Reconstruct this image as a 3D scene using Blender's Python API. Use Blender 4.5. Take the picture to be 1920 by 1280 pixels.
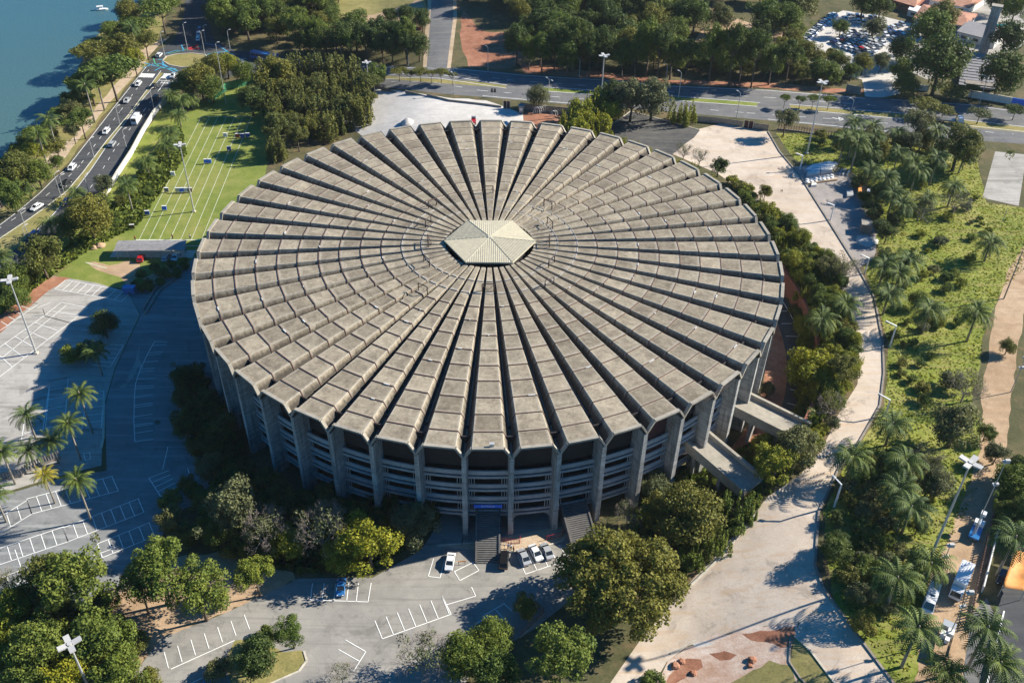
import bpy, bmesh, math, random
import numpy as np
from mathutils import Vector, Matrix
from mathutils.geometry import delaunay_2d_cdt
PI=math.pi; R_=math.radians
for o in list(bpy.data.objects): bpy.data.objects.remove(o,do_unlink=True)
sc=bpy.context.scene; COL=sc.collection
# ------------------------------------------------------------------ camera, light, exposure
F=1833.08; PITCH=.6643; ROLL=.0177; AZ=.0152
CAM=np.array([2.824,-207.276,157.643])
_cp,_sp=math.cos(PITCH),math.sin(PITCH)
FWD=np.array([math.sin(AZ)*_cp,math.cos(AZ)*_cp,-_sp]); _r=np.array([math.cos(AZ),-math.sin(AZ),0.]); _u=np.cross(_r,FWD)
RT=math.cos(ROLL)*_r+math.sin(ROLL)*_u; UP=-math.sin(ROLL)*_r+math.cos(ROLL)*_u
cd=bpy.data.cameras.new('camera'); cam=bpy.data.objects.new('camera',cd); COL.objects.link(cam); sc.camera=cam
cd.sensor_width=36; cd.lens=F/1920*36; cd.clip_start=1; cd.clip_end=12000
M=Matrix.Identity(4)
for i in range(3):
    M[i][0]=RT[i]; M[i][1]=UP[i]; M[i][2]=-FWD[i]; M[i][3]=CAM[i]
cam.matrix_world=M
SUN_EL=R_(31.5); SUN_DIR=np.array([math.cos(SUN_EL)*math.cos(R_(15.7)),math.cos(SUN_EL)*math.sin(R_(15.7)),math.sin(SUN_EL)])
w=bpy.data.worlds.new('World'); sc.world=w; w.use_nodes=True; nt=w.node_tree; nt.nodes.clear()
sky=nt.nodes.new('ShaderNodeTexSky'); sky.sky_type='NISHITA'; sky.sun_disc=False; sky.sun_elevation=SUN_EL
sky.sun_rotation=R_(90-15.7); sky.air_density=1.0; sky.dust_density=.2; sky.ozone_density=4.0
bg=nt.nodes.new('ShaderNodeBackground'); bg.inputs[1].default_value=.07
wo=nt.nodes.new('ShaderNodeOutputWorld'); hs=nt.nodes.new('ShaderNodeHueSaturation'); hs.inputs['Saturation'].default_value=1.55; nt.links.new(sky.outputs[0],hs.inputs['Color']); nt.links.new(hs.outputs[0],bg.inputs[0]); nt.links.new(bg.outputs[0],wo.inputs[0])
sd=bpy.data.lights.new('sun','SUN'); sd.energy=5.0; sd.angle=R_(.5); sd.color=(1,.93,.80)
so=bpy.data.objects.new('sun',sd); COL.objects.link(so)
so.rotation_euler=Vector(SUN_DIR).to_track_quat('Z','Y').to_euler(); so.location=(0,0,300)
sc.view_settings.view_transform='Standard'; sc.view_settings.look='None'; sc.view_settings.exposure=1.02; sc.view_settings.gamma=1
try: sc.view_settings.use_curve_mapping=False
except Exception: pass
sc.render.engine='CYCLES'; sc.cycles.max_bounces=5; sc.cycles.diffuse_bounces=3; sc.cycles.transparent_max_bounces=4
# ------------------------------------------------------------------ terrain height and pixel -> place
def sst(a,b,x): t=np.clip((np.asarray(x,float)-a)/(b-a),0,1); return t*t*(3-2*t)
HP=6.0
def zf(x,y):
    xs=30+(-90)*sst(-30,70,y); s=np.clip((x-xs)/40,0,1); s=s*s*(3-2*s)
    b=HP*s; r=math.hypot(x,y)
    return float(b*min(1,max(0,(r-84)/.6)))
def ray(px,py): return FWD+(px-960)/F*RT-(py-640)/F*UP
def U(px,py,z=0.): d=ray(px,py); return CAM+d*((z-CAM[2])/d[2])
def G(px,py,h=0.):
    z=0.
    for _ in range(14):
        P=U(px,py,z+h); z=.5*z+.5*zf(P[0],P[1])
    P=U(px,py,z+h); return np.array([P[0],P[1],z])
def proj(P):
    d=np.asarray(P,float)-CAM; z=d@FWD; return 960+F*(d@RT)/z, 640-F*(d@UP)/z, z
def pole_h(b,t):
    B=G(*b); best=(1e9,8)
    for h in np.arange(2,42,.1):
        q=proj(B+np.array([0,0,h])); e=abs(q[1]-t[1])
        if e<best[0]: best=(e,h)
    return B,best[1]
# ------------------------------------------------------------------ tags and builders
def tag(o,label=None,cat=None,group=None,kind=None):
    if label: o['label']=label
    if cat: o['category']=cat
    if group: o['group']=group
    if kind: o['kind']=kind
    return o
def empty(name,loc,rz=0,label=None,cat=None,group=None):
    o=bpy.data.objects.new(name,None); COL.objects.link(o); o.location=[float(v) for v in loc]; o.rotation_euler=(0,0,rz); o.empty_display_size=.5
    return tag(o,label,cat,group)
def link(name,me,m=None,parent=None):
    o=bpy.data.objects.new(name,me); COL.objects.link(o)
    if m is not None:
        if not me.materials: me.materials.append(m)
        elif me.materials[0] is not m: o.material_slots[0].link='OBJECT'; o.material_slots[0].material=m
    if parent is not None: o.parent=parent
    return o
def quads(name,V,m=None):
    """V: n x k x 3 array of separate polygons with k corners"""
    V=np.asarray(V,np.float32); n,k=V.shape[:2]; me=bpy.data.meshes.new(name)
    me.vertices.add(n*k); me.vertices.foreach_set('co',V.reshape(-1)); me.loops.add(n*k); me.loops.foreach_set('vertex_index',np.arange(n*k,dtype=np.int32))
    me.polygons.add(n); me.polygons.foreach_set('loop_start',np.arange(0,n*k,k,dtype=np.int32)); me.polygons.foreach_set('loop_total',np.full(n,k,np.int32))
    me.update(calc_edges=True)
    if m: me.materials.append(m)
    return me
class MB:
    def __init__(s): s.v=[]; s.f=[]
    def box(s,c,size,rz=0,M=None):
        hx,hy,hz=[a/2 for a in size]; n=len(s.v); ca,sa=math.cos(rz),math.sin(rz)
        for dx,dy,dz in ((-1,-1,-1),(1,-1,-1),(1,1,-1),(-1,1,-1),(-1,-1,1),(1,-1,1),(1,1,1),(-1,1,1)):
            x,y,z=dx*hx,dy*hy,dz*hz
            if M is not None: p=M@Vector((x,y,z)); s.v.append((p.x+c[0],p.y+c[1],p.z+c[2]))
            else: s.v.append((c[0]+x*ca-y*sa,c[1]+x*sa+y*ca,c[2]+z))
        s.f+=[[n+i for i in q] for q in ((0,3,2,1),(4,5,6,7),(0,1,5,4),(1,2,6,5),(2,3,7,6),(3,0,4,7))]
    def hexa(s,p8):
        n=len(s.v); s.v+=[tuple(map(float,p)) for p in p8]
        s.f+=[[n+i for i in q] for q in ((0,3,2,1),(4,5,6,7),(0,1,5,4),(1,2,6,5),(2,3,7,6),(3,0,4,7))]
    def tube(s,pts,rad,k=6,cap=True):
        pts=[Vector(p) for p in pts]; n0=len(s.v)
        if not hasattr(rad,'__len__'): rad=[rad]*len(pts)
        for i,p in enumerate(pts):
            d=(pts[min(i+1,len(pts)-1)]-pts[max(i-1,0)]).normalized(); a=d.orthogonal().normalized() if abs(d.z)>.95 else d.cross(Vector((0,0,1))).normalized()
            if abs(d.z)>.95: a=(Vector((1,0,0))-d*d.x).normalized()
            b=d.cross(a)
            for j in range(k):
                t=2*PI*j/k; q=p+(a*math.cos(t)+b*math.sin(t))*rad[i]; s.v.append(tuple(q))
        for i in range(len(pts)-1):
            for j in range(k):
                a_=n0+i*k+j; b_=n0+i*k+(j+1)%k; s.f.append([a_,b_,b_+k,a_+k])
        if cap: s.f.append([n0+(len(pts)-1)*k+j for j in range(k)]); s.f.append([n0+k-1-j for j in range(k)])
    def poly(s,pts): n=len(s.v); s.v+=[tuple(map(float,p)) for p in pts]; s.f.append(list(range(n,n+len(pts))))
    def prism(s,outline,z0,z1):
        n=len(s.v); k=len(outline)
        s.v+=[(p[0],p[1],z0) for p in outline]+[(p[0],p[1],z1) for p in outline]
        s.f.append(list(range(n+k-1,n-1,-1))); s.f.append(list(range(n+k,n+2*k)))
        for i in range(k): j=(i+1)%k; s.f.append([n+i,n+j,n+k+j,n+k+i])
    def loft(s,rings,cap=True):
        n=len(s.v); k=len(rings[0])
        for r in rings: s.v+=[tuple(map(float,p)) for p in r]
        for i in range(len(rings)-1):
            for j in range(k): a=n+i*k+j; b=n+i*k+(j+1)%k; s.f.append([a,b,b+k,a+k])
        if cap: s.f.append([n+k-1-j for j in range(k)]); s.f.append([n+(len(rings)-1)*k+j for j in range(k)])
    def mesh(s,name,m=None,smooth=False,fix=False):
        me=bpy.data.meshes.new(name); me.from_pydata(s.v,[],s.f)
        if fix:
            bm=bmesh.new(); bm.from_mesh(me); bmesh.ops.recalc_face_normals(bm,faces=bm.faces); bm.to_mesh(me); bm.free()
        me.update()
        if m: me.materials.append(m)
        if smooth:
            for p in me.polygons: p.use_smooth=True
        return me
    def build(s,name,m,parent=None,smooth=False,fix=False): return link(name,s.mesh(name,m,smooth,fix),None,parent)
def copy_tree(o,parent=None):
    c=o.copy(); COL.objects.link(c)
    if parent is not None: c.parent=parent
    for ch in o.children: copy_tree(ch,c)
    return c
# ------------------------------------------------------------------ materials
def newmat(name):
    m=bpy.data.materials.new(name); m.use_nodes=True; nt=m.node_tree; return m,nt,nt.nodes['Principled BSDF']
def N(nt,t,**k):
    n=nt.nodes.new('ShaderNode'+t)
    for a,b in k.items(): setattr(n,a,b)
    return n
def noise(nt,scale,detail=4,rough=.55,vec=None,dist=0):
    n=N(nt,'TexNoise'); n.inputs['Scale'].default_value=scale; n.inputs['Detail'].default_value=detail; n.inputs['Roughness'].default_value=rough; n.inputs['Distortion'].default_value=dist
    if vec is not None: nt.links.new(vec,n.inputs['Vector'])
    return n.outputs['Fac']
def ramp(nt,fac,stops):
    r=N(nt,'ValToRGB'); e=r.color_ramp.elements
    while len(e)<len(stops): e.new(.5)
    for q,(p,c) in zip(e,stops): q.position=p; q.color=(*c,1) if len(c)==3 else c
    nt.links.new(fac,r.inputs[0]); return r.outputs[0]
def mix(nt,fac,a,b,mode='MIX'):
    n=N(nt,'MixRGB',blend_type=mode)
    for i,v in ((0,fac),(1,a),(2,b)):
        if hasattr(v,'is_output'): nt.links.new(v,n.inputs[i])
        elif i==0: n.inputs[0].default_value=v
        else: n.inputs[i].default_value=(*v,1)
    return n.outputs[0]
def world_vec(nt): return N(nt,'NewGeometry').outputs['Position']
def bump(nt,b,h,strength,dist):
    n=N(nt,'Bump'); n.inputs['Strength'].default_value=strength; n.inputs['Distance'].default_value=dist; nt.links.new(h,n.inputs['Height']); nt.links.new(n.outputs[0],b.inputs['Normal'])
def plain(name,c,rough=.6,metal=0,spec=.5,var=0,coat=0):
    m,nt,b=newmat(name); b.inputs['Base Color'].default_value=(*c,1); b.inputs['Roughness'].default_value=rough; b.inputs['Metallic'].default_value=metal
    b.inputs['Specular IOR Level'].default_value=spec
    if coat: b.inputs['Coat Weight'].default_value=coat
    if var:
        f=noise(nt,.9,5,.65,world_vec(nt)); col=mix(nt,ramp(nt,f,[(.3,(0,0,0)),(.7,(1,1,1))]),tuple(x*(1-var) for x in c),tuple(min(1,x*(1+var)) for x in c)); nt.links.new(col,b.inputs['Base Color'])
    return m
def ground_mat(name,cols,s1=.035,s2=.35,s3=2.5,rough=.95,bumpd=.05,fine=.35,streak=None,mid=None,cracks=0):
    """cols: dark, main, light ; big patches, medium patches, fine grain"""
    m,nt,b=newmat(name); v=world_vec(nt)
    f1=noise(nt,s1,4,.6,v,.4); f2=noise(nt,s2,5,.65,v,.3); f3=noise(nt,s3,3,.7,v)
    a=ramp(nt,f1,[(.32,cols[0]),(.5,cols[1]),(.68,cols[2])])
    c=ramp(nt,f2,[(.3,cols[0]),(.52,cols[1]),(.74,cols[2])])
    x=mix(nt,.55,a,c); g=ramp(nt,f3,[(.25,(1-fine,)*3),(.5,(1,1,1)),(.75,(1+fine*.6,)*3)]); x=mix(nt,1,x,g,'MULTIPLY')
    if cracks:
        vo=N(nt,'TexVoronoi',feature='DISTANCE_TO_EDGE'); vo.inputs['Scale'].default_value=.11; wv=N(nt,'VectorMath',operation='ADD'); nz=N(nt,'TexNoise'); nz.inputs['Scale'].default_value=.5; nt.links.new(v,nz.inputs['Vector']); vs=N(nt,'VectorMath',operation='SCALE'); vs.inputs['Scale'].default_value=5; nt.links.new(nz.outputs['Color'],vs.inputs[0]); nt.links.new(v,wv.inputs[0]); nt.links.new(vs.outputs[0],wv.inputs[1]); nt.links.new(wv.outputs[0],vo.inputs['Vector'])
        x=mix(nt,ramp(nt,vo.outputs['Distance'],[(0,(cracks,)*3),(.012,(0,0,0))]),x,tuple(q*.35 for q in cols[0]))
        st=noise(nt,.16,6,.75,v,1.2); x=mix(nt,1,x,ramp(nt,st,[(.36,(.74,)*3),(.46,(1,)*3),(.62,(1,)*3),(.7,(1.16,)*3)]),'MULTIPLY')
    if streak:
        mp=N(nt,'Mapping'); nt.links.new(v,mp.inputs[0]); mp.inputs['Rotation'].default_value=(0,0,streak[1]); mp.inputs['Scale'].default_value=(.04,.7,1)
        f4=noise(nt,1.0,5,.6,mp.outputs[0],.6); x=mix(nt,ramp(nt,f4,[(.5,(0,0,0)),(.66,(streak[2],)*3)]),x,streak[0])
    nt.links.new(x,b.inputs['Base Color']); b.inputs['Roughness'].default_value=rough; b.inputs['Specular IOR Level'].default_value=.2
    if bumpd: bump(nt,b,f3,.6,bumpd)
    return m
MT={}
MT['ground']=ground_mat('soil_and_scrub',[(.05,.055,.022),(.10,.095,.045),(.24,.15,.085)],.03,.22,1.5)
MT['grass']=ground_mat('mown_grass',[(.10,.15,.025),(.185,.22,.045),(.30,.27,.09)],.045,.25,2.2,fine=.3)
MT['slope']=ground_mat('sunny_tall_grass',[(.085,.12,.02),(.20,.235,.036),(.37,.32,.12)],.06,.24,1.3,bumpd=.2,fine=.4,streak=((.30,.22,.11),.9,.45))
MT['drygrass']=ground_mat('dry_grass',[(.14,.14,.05),(.25,.22,.08),(.34,.27,.12)],.05,.3,2)
MT['asphalt']=ground_mat('road_asphalt',[(.045,.048,.053),(.062,.065,.07),(.085,.087,.09)],.05,.5,6,bumpd=.01,fine=.15,streak=((.11,.11,.11),.9,.5))
MT['avenue']=ground_mat('worn_asphalt',[(.11,.115,.12),(.15,.15,.155),(.2,.195,.185)],.04,.3,5,bumpd=.01,fine=.15,streak=((.23,.22,.2),.03,.5),cracks=.22)
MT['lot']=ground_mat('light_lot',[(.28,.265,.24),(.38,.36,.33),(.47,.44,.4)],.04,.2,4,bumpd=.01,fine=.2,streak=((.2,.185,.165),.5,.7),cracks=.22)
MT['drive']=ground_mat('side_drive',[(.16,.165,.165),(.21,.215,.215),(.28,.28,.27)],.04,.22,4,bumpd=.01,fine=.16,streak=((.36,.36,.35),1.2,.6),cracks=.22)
MT['front']=ground_mat('front_lot',[(.21,.2,.185),(.29,.275,.25),(.37,.345,.305)],.05,.25,4,bumpd=.01,fine=.14,streak=((.15,.145,.135),.25,.45),cracks=.22)
MT['apron']=ground_mat('dusty_apron',[(.42,.345,.275),(.55,.465,.38),(.66,.57,.47)],.045,.16,3,bumpd=.02,fine=.14,streak=((.5,.36,.24),1.1,.6),cracks=.22)
MT['gravel']=ground_mat('white_gravel',[(.42,.40,.37),(.55,.52,.48),(.66,.62,.57)],.05,.3,3,bumpd=.08,fine=.2,streak=((.42,.40,.38),-.2,.5))
MT['yard']=ground_mat('grey_gravel',[(.22,.2,.185),(.31,.28,.26),(.42,.36,.31)],.09,.4,3,bumpd=.1,fine=.3)
MT['dirt']=ground_mat('bare_dirt',[(.26,.17,.10),(.42,.29,.18),(.52,.39,.27)],.06,.35,2.5,bumpd=.08,fine=.25,streak=((.3,.22,.14),1.3,.5))
MT['clay']=ground_mat('red_clay',[(.18,.075,.045),(.33,.15,.09),(.45,.26,.17)],.08,.4,2.5,bumpd=.1,fine=.3)
MT['pink']=ground_mat('building_rubble_dirt',[(.42,.26,.18),(.60,.47,.38),(.72,.67,.6)],.09,.3,2.5,bumpd=.1,fine=.18,streak=((.40,.22,.14),.4,.5))
MT['path']=ground_mat('sandy_path',[(.32,.24,.15),(.47,.36,.25),(.56,.45,.33)],.08,.4,3)
MT['dark_lot']=ground_mat('dark_asphalt_pad',[(.05,.05,.052),(.085,.083,.08),(.15,.14,.125)],.07,.35,5,bumpd=.01,fine=.2,streak=((.16,.15,.13),.9,.5),cracks=.22)
MT['ring']=ground_mat('moat_asphalt',[(.05,.05,.05),(.07,.07,.07),(.1,.1,.095)],.07,.35,5,bumpd=.01)  # dark asphalt of the moat drive
def water():
    m,nt,b=newmat('lake_water'); v=world_vec(nt)
    f=noise(nt,.008,3,.5,v); sx=N(nt,'SeparateXYZ'); nt.links.new(v,sx.inputs[0])
    mr=N(nt,'MapRange'); mr.inputs[1].default_value=70; mr.inputs[2].default_value=290; nt.links.new(sx.outputs[1],mr.inputs[0])
    c=mix(nt,mr.outputs[0],(.075,.135,.125),(.042,.115,.15)); c=mix(nt,ramp(nt,f,[(.4,(0,0,0)),(.6,(.25,)*3)]),c,(.05,.13,.13)); nt.links.new(c,b.inputs['Base Color'])
    b.inputs['Roughness'].default_value=.22; b.inputs['IOR'].default_value=1.33
    w1=noise(nt,.9,3,.6,v); bump(nt,b,w1,.5,.25); return m
MT['lake']=water()
def concrete(name,c,stain=.35,s=.5,yel=0,streaks=False):
    m,nt,b=newmat(name); v=world_vec(nt)
    f1=noise(nt,s*.35,4,.6,v,.5); f2=noise(nt,s*1.6,6,.7,v,.2); f3=noise(nt,9,2,.7,v)
    x=mix(nt,ramp(nt,f1,[(.35,(0,0,0)),(.65,(1,1,1))]),tuple(a*(1-stain*.6) for a in c),tuple(a*(1+stain*.4) for a in c))
    x=mix(nt,1,x,ramp(nt,f2,[(.28,(1-stain,)*3),(.5,(1,1,1)),(.72,(1+stain*.5,)*3)]),'MULTIPLY')
    x=mix(nt,1,x,ramp(nt,f3,[(.3,(.88,)*3),(.7,(1.1,)*3)]),'MULTIPLY')
    if streaks:
        mp=N(nt,'Mapping'); nt.links.new(v,mp.inputs[0]); mp.inputs['Scale'].default_value=(1.2,1.2,.09)
        f4=noise(nt,1,5,.7,mp.outputs[0],.3); x=mix(nt,ramp(nt,f4,[(.48,(0,0,0)),(.62,(.75,)*3)]),x,tuple(a*.42 for a in c))
        mp2=N(nt,'Mapping'); nt.links.new(v,mp2.inputs[0]); mp2.inputs['Scale'].default_value=(.2,.2,2.6); f5=noise(nt,1,3,.6,mp2.outputs[0]); x=mix(nt,1,x,ramp(nt,f5,[(.4,(.8,)*3),(.55,(1.08,)*3)]),'MULTIPLY')
    nt.links.new(x,b.inputs['Base Color']); b.inputs['Roughness'].default_value=.92; b.inputs['Specular IOR Level'].default_value=.2
    bump(nt,b,f2,.4,.03); return m
def roof_concrete():
    m,nt,b=newmat('weathered_roof_concrete'); v=world_vec(nt); tc=N(nt,'TexCoord'); sx=N(nt,'SeparateXYZ'); nt.links.new(tc.outputs['Object'],sx.inputs[0])
    def mth(op,a,b_=None,c_=None):
        n=N(nt,'Math',operation=op)
        for i,q in enumerate((a,b_,c_)):
            if q is None: continue
            if hasattr(q,'is_output'): nt.links.new(q,n.inputs[i])
            else: n.inputs[i].default_value=q
        return n.outputs[0]
    ang=mth('ABSOLUTE',mth('DIVIDE',mth('ARCTAN2',sx.outputs[0],sx.outputs[1]),PI/48))
    rad=mth('POWER',mth('ADD',mth('MULTIPLY',sx.outputs[0],sx.outputs[0]),mth('MULTIPLY',sx.outputs[1],sx.outputs[1])),.5)
    fr=mth('PINGPONG',mth('DIVIDE',mth('SUBTRACT',rad,11.5),5.05),.5)   # distance to the nearest rib, in bays
    n1=noise(nt,.45,5,.65,v,.6); n2=noise(nt,1.7,6,.7,v,.3); n3=noise(nt,9,2,.7,v); n4=noise(nt,.16,3,.6,v)
    eu=ramp(nt,ang,[(0,(0,0,0)),(.53,(0,0,0)),(.645,(1,1,1)),(.675,(1,1,1)),(.70,(0,0,0))]); er=ramp(nt,fr,[(0,(1,1,1)),(.13,(0,0,0))])
    edge=mth('MULTIPLY',mth('MAXIMUM',eu,er),ramp(nt,n2,[(.3,(.35,)*3),(.65,(1,1,1))]))
    c=mix(nt,ramp(nt,n1,[(.33,(0,0,0)),(.66,(1,1,1))]),(.195,.165,.125),(.335,.288,.218))
    c=mix(nt,1,c,ramp(nt,n2,[(.28,(.70,)*3),(.5,(1,1,1)),(.74,(1.25,)*3)]),'MULTIPLY')
    c=mix(nt,1,c,ramp(nt,n4,[(.35,(.86,.85,.84)),(.65,(1.12,1.12,1.1))]),'MULTIPLY'); c=mix(nt,1,c,ramp(nt,n3,[(.3,(.85,)*3),(.7,(1.12,)*3)]),'MULTIPLY')
    oi=N(nt,'ObjectInfo'); cell=mth('FLOOR',mth('DIVIDE',mth('SUBTRACT',rad,11.5),5.05)); wn=N(nt,'TexWhiteNoise',noise_dimensions='1D'); nt.links.new(mth('ADD',mth('MULTIPLY',oi.outputs['Random'],97.),cell),wn.inputs['W'])
    c=mix(nt,1,c,ramp(nt,wn.outputs['Value'],[(0,(.80,.79,.78)),(.5,(1,1,1)),(1,(1.16,1.15,1.13))]),'MULTIPLY')
    c=mix(nt,mth('MULTIPLY',edge,.8),c,(.40,.36,.295))
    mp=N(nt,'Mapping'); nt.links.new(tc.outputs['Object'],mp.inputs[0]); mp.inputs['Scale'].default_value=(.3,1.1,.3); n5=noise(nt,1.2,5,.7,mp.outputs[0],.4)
    low=mth('MULTIPLY',mth('SUBTRACT',ang,.66),4.2); mould_shade=mth('MULTIPLY_ADD',n5,1.1,mth('SUBTRACT',low,.72))
    c=mix(nt,ramp(nt,mould_shade,[(.02,(0,0,0)),(.45,(.85,)*3)]),c,(.042,.038,.033)); nt.links.new(c,b.inputs['Base Color'])  # mould streaks low on the valley walls, also deepening their shade in the colour
    b.inputs['Roughness'].default_value=.93; b.inputs['Specular IOR Level'].default_value=.2; bump(nt,b,n2,.5,.04); return m
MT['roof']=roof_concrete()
MT['rimc']=concrete('pale_edge_concrete',(.33,.30,.25),.25,.6)
MT['joint']=plain('rusty_joint_sealant',(.13,.075,.055),.8,var=.4)
MT['jointw']=plain('white_patched_sealant',(.55,.54,.52),.7,var=.4)
MT['jointp']=plain('pale_inner_joint',(.33,.31,.29),.8,var=.5)
MT['gutter']=concrete('gutter_concrete',(.2,.18,.15),.35,.8)
MT['pier']=concrete('streaked_pier_concrete',(.38,.375,.36),.3,.5,streaks=True)
MT['stair']=concrete('shade_darkened_stair_concrete',(.13,.125,.12),.3,.8)  # base colour darkened to stand in for shade on the stairs
MT['band']=concrete('parapet_concrete',(.38,.38,.38),.25,.8)
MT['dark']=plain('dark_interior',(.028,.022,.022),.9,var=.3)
MT['maroon']=plain('maroon_wall',(.07,.02,.02),.8,var=.3)
MT['ochre']=plain('ochre_wall',(.42,.33,.13),.85,var=.25)
MT['cap']=plain('cream_metal_roofing',(.50,.455,.335),.8,var=.14)
MT['seam']=plain('cream_seams',(.43,.39,.285),.8)
MT['ridge']=plain('ridge_flashing',(.46,.43,.33),.6)
MT['rust']=plain('rusty_steel',(.045,.025,.02),.8,var=.4)
MT['white']=plain('white_paint',(.74,.74,.72),.6,var=.12)
MT['mark']=plain('worn_white_marking',(.80,.80,.77),.8,var=.12)
MT['lane']=plain('faded_lane_paint',(.55,.58,.42),.9,var=.25)
MT['metal']=plain('galvanised_metal',(.5,.5,.48),.45,.3)
MT['lampw']=plain('lamp_housing',(.46,.45,.43),.6)
MT['blue']=plain('blue_banner',(.02,.17,.75),.5)
MT['bluep']=plain('blue_paint_marking',(.06,.32,.5),.8,var=.2)
MT['greenp']=plain('green_paint_marking',(.08,.4,.2),.8,var=.2)
MT['redp']=plain('red_paint_marking',(.55,.03,.04),.8,var=.2)
MT['kerb']=plain('kerb_concrete',(.5,.46,.38),.85,var=.2)
MT['slat']=concrete('fence_slat_concrete',(.26,.23,.20),.3,1)
MT['slatr']=plain('brown_fence_slat',(.17,.10,.075),.85,var=.3)
MT['brick']=plain('red_brick',(.30,.11,.07),.9,var=.3)
MT['tile']=ground_mat('clay_roof_tiles',[(.30,.14,.09),(.42,.22,.15),(.52,.32,.23)],.3,1.4,6,fine=.3)
MT['wallw']=plain('white_plaster',(.66,.65,.62),.8,var=.12)
MT['greyroof']=plain('grey_roof_sheet',(.22,.21,.21),.6,var=.2)
MT['glass']=plain('dark_glass',(.02,.025,.03),.12,spec=.8)
MT['tyre']=plain('tyre_rubber',(.02,.02,.02),.85)
MT['lens']=plain('headlamp_lens',(.75,.75,.72),.15)
MT['bark']=plain('bark',(.10,.075,.055),.9,var=.3)
MT['barkp']=plain('pale_palm_bark',(.26,.23,.19),.9,var=.2)
MT['twig']=plain('grey_twigs',(.26,.215,.185),.9,var=.25)
MT['orange']=plain('orange_tarpaulin',(.72,.30,.07),.7,var=.2)
MT['skin']=plain('skin',(.35,.2,.13),.6); MT['hair']=plain('dark_hair',(.02,.015,.01),.7)
MT['shirtw']=plain('white_shirt',(.7,.7,.7),.8); MT['shirtr']=plain('red_shirt',(.55,.08,.03),.8); MT['shirtb']=plain('blue_shirt',(.04,.1,.35),.8); MT['trous']=plain('dark_trousers',(.03,.035,.05),.85)
MT['pool']=plain('pool_water',(.03,.42,.5),.08)
MT['net']=plain('green_netting',(.03,.17,.08),.8,var=.2)
for k,c in dict(cwhite=(.72,.73,.74),csilver=(.42,.44,.46),cblack=(.012,.012,.014),cred=(.5,.015,.02),cblue=(.03,.17,.42),cgrey=(.16,.165,.17),cdblue=(.02,.05,.16)).items(): MT[k]=plain('car_paint_'+k[1:],c,.3,.15 if k!='cwhite' else 0,coat=.6)
def leaf(name,dark,lite,trans=.3):
    dark=(dark[0]*1.28,dark[1]*1.1,dark[2]); lite=(lite[0]*1.25,lite[1]*1.1,lite[2]*.95)
    m,nt,b=newmat(name); v=world_vec(nt); oi=N(nt,'ObjectInfo')
    f=noise(nt,.55,3,.6,v); g=noise(nt,3.2,2,.6,v)
    x=mix(nt,ramp(nt,f,[(.36,(0,0,0)),(.64,(1,1,1))]),dark,lite); x=mix(nt,1,x,ramp(nt,g,[(.25,(.6,)*3),(.75,(1.45,)*3)]),'MULTIPLY')
    x=mix(nt,1,x,ramp(nt,oi.outputs['Random'],[(0,(.78,.86,.85)),(.5,(1,1,1)),(1,(1.18,1.12,.85))]),'MULTIPLY')
    nt.links.new(x,b.inputs['Base Color']); b.inputs['Roughness'].default_value=.65; b.inputs['Specular IOR Level'].default_value=.25
    t=N(nt,'BsdfTranslucent'); nt.links.new(x,t.inputs[0]); ms=N(nt,'MixShader'); ms.inputs[0].default_value=trans
    out=nt.nodes['Material Output']; nt.links.new(b.outputs[0],ms.inputs[1]); nt.links.new(t.outputs[0],ms.inputs[2]); nt.links.new(ms.outputs[0],out.inputs[0]); return m
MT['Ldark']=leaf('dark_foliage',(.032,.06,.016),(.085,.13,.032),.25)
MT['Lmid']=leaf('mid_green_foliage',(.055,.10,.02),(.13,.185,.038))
MT['Lyel']=leaf('yellow_green_foliage',(.10,.14,.016),(.24,.27,.03))
MT['Lbri']=leaf('bright_green_foliage',(.07,.12,.022),(.17,.22,.042))
MT['Lbam']=leaf('bamboo_foliage',(.13,.17,.015),(.30,.32,.035))
MT['Loli']=leaf('olive_foliage',(.075,.095,.02),(.175,.19,.045))
MT['Lgry']=leaf('grey_green_foliage',(.07,.09,.045),(.15,.18,.09))
MT['Lced']=leaf('feathery_foliage',(.05,.075,.02),(.15,.17,.045),.25)
MT['Lpal']=leaf('palm_foliage',(.03,.065,.018),(.11,.165,.042),.2)
MT['Lpay']=leaf('yellow_palm_foliage',(.12,.16,.02),(.3,.28,.04),.3)
MT['Ltuft']=leaf('grass_tufts',(.085,.14,.02),(.27,.29,.05),.4)
# ------------------------------------------------------------------ ground, split by constrained triangulation
def dens(pts,step=14,close=True):
    out=[]; n=len(pts)
    for i in range(n if close else n-1):
        a=pts[i]; b=pts[(i+1)%n]; d=math.hypot(b[0]-a[0],b[1]-a[1]); k=max(1,int(d/step))
        for j in range(k): out.append((a[0]+(b[0]-a[0])*j/k,a[1]+(b[1]-a[1])*j/k))
    if not close: out.append(pts[-1])
    return out
REG=[] # name, material, world polygon
def region(name,mat,px,wob=0.):
    rng=random.Random(len(REG)+5); P=[G(*p)[:2] for p in dens(px)]
    if wob: P=[(p[0]+rng.uniform(-wob,wob),p[1]+rng.uniform(-wob,wob)) for p in P]
    REG.append((name,mat,[(float(p[0]),float(p[1])) for p in P]))
region('lakeside_verge','drygrass',[(300,60),(288,92),(275,118),(212,195),(175,243),(118,315),(75,352),(37,385),(-60,430),(-90,400),(-80,340),(0,295),(60,245),(120,190),(150,120),(175,72),(236,30),(262,-10),(330,-20)],.6)
region('lake','lake',[(268,-60),(258,5),(236,32),(205,48),(178,68),(162,92),(152,122),(142,158),(122,192),(97,222),(62,248),(32,272),(0,298),(-90,350),(-300,420),(-700,420),(-700,-60)],.8)
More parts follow.
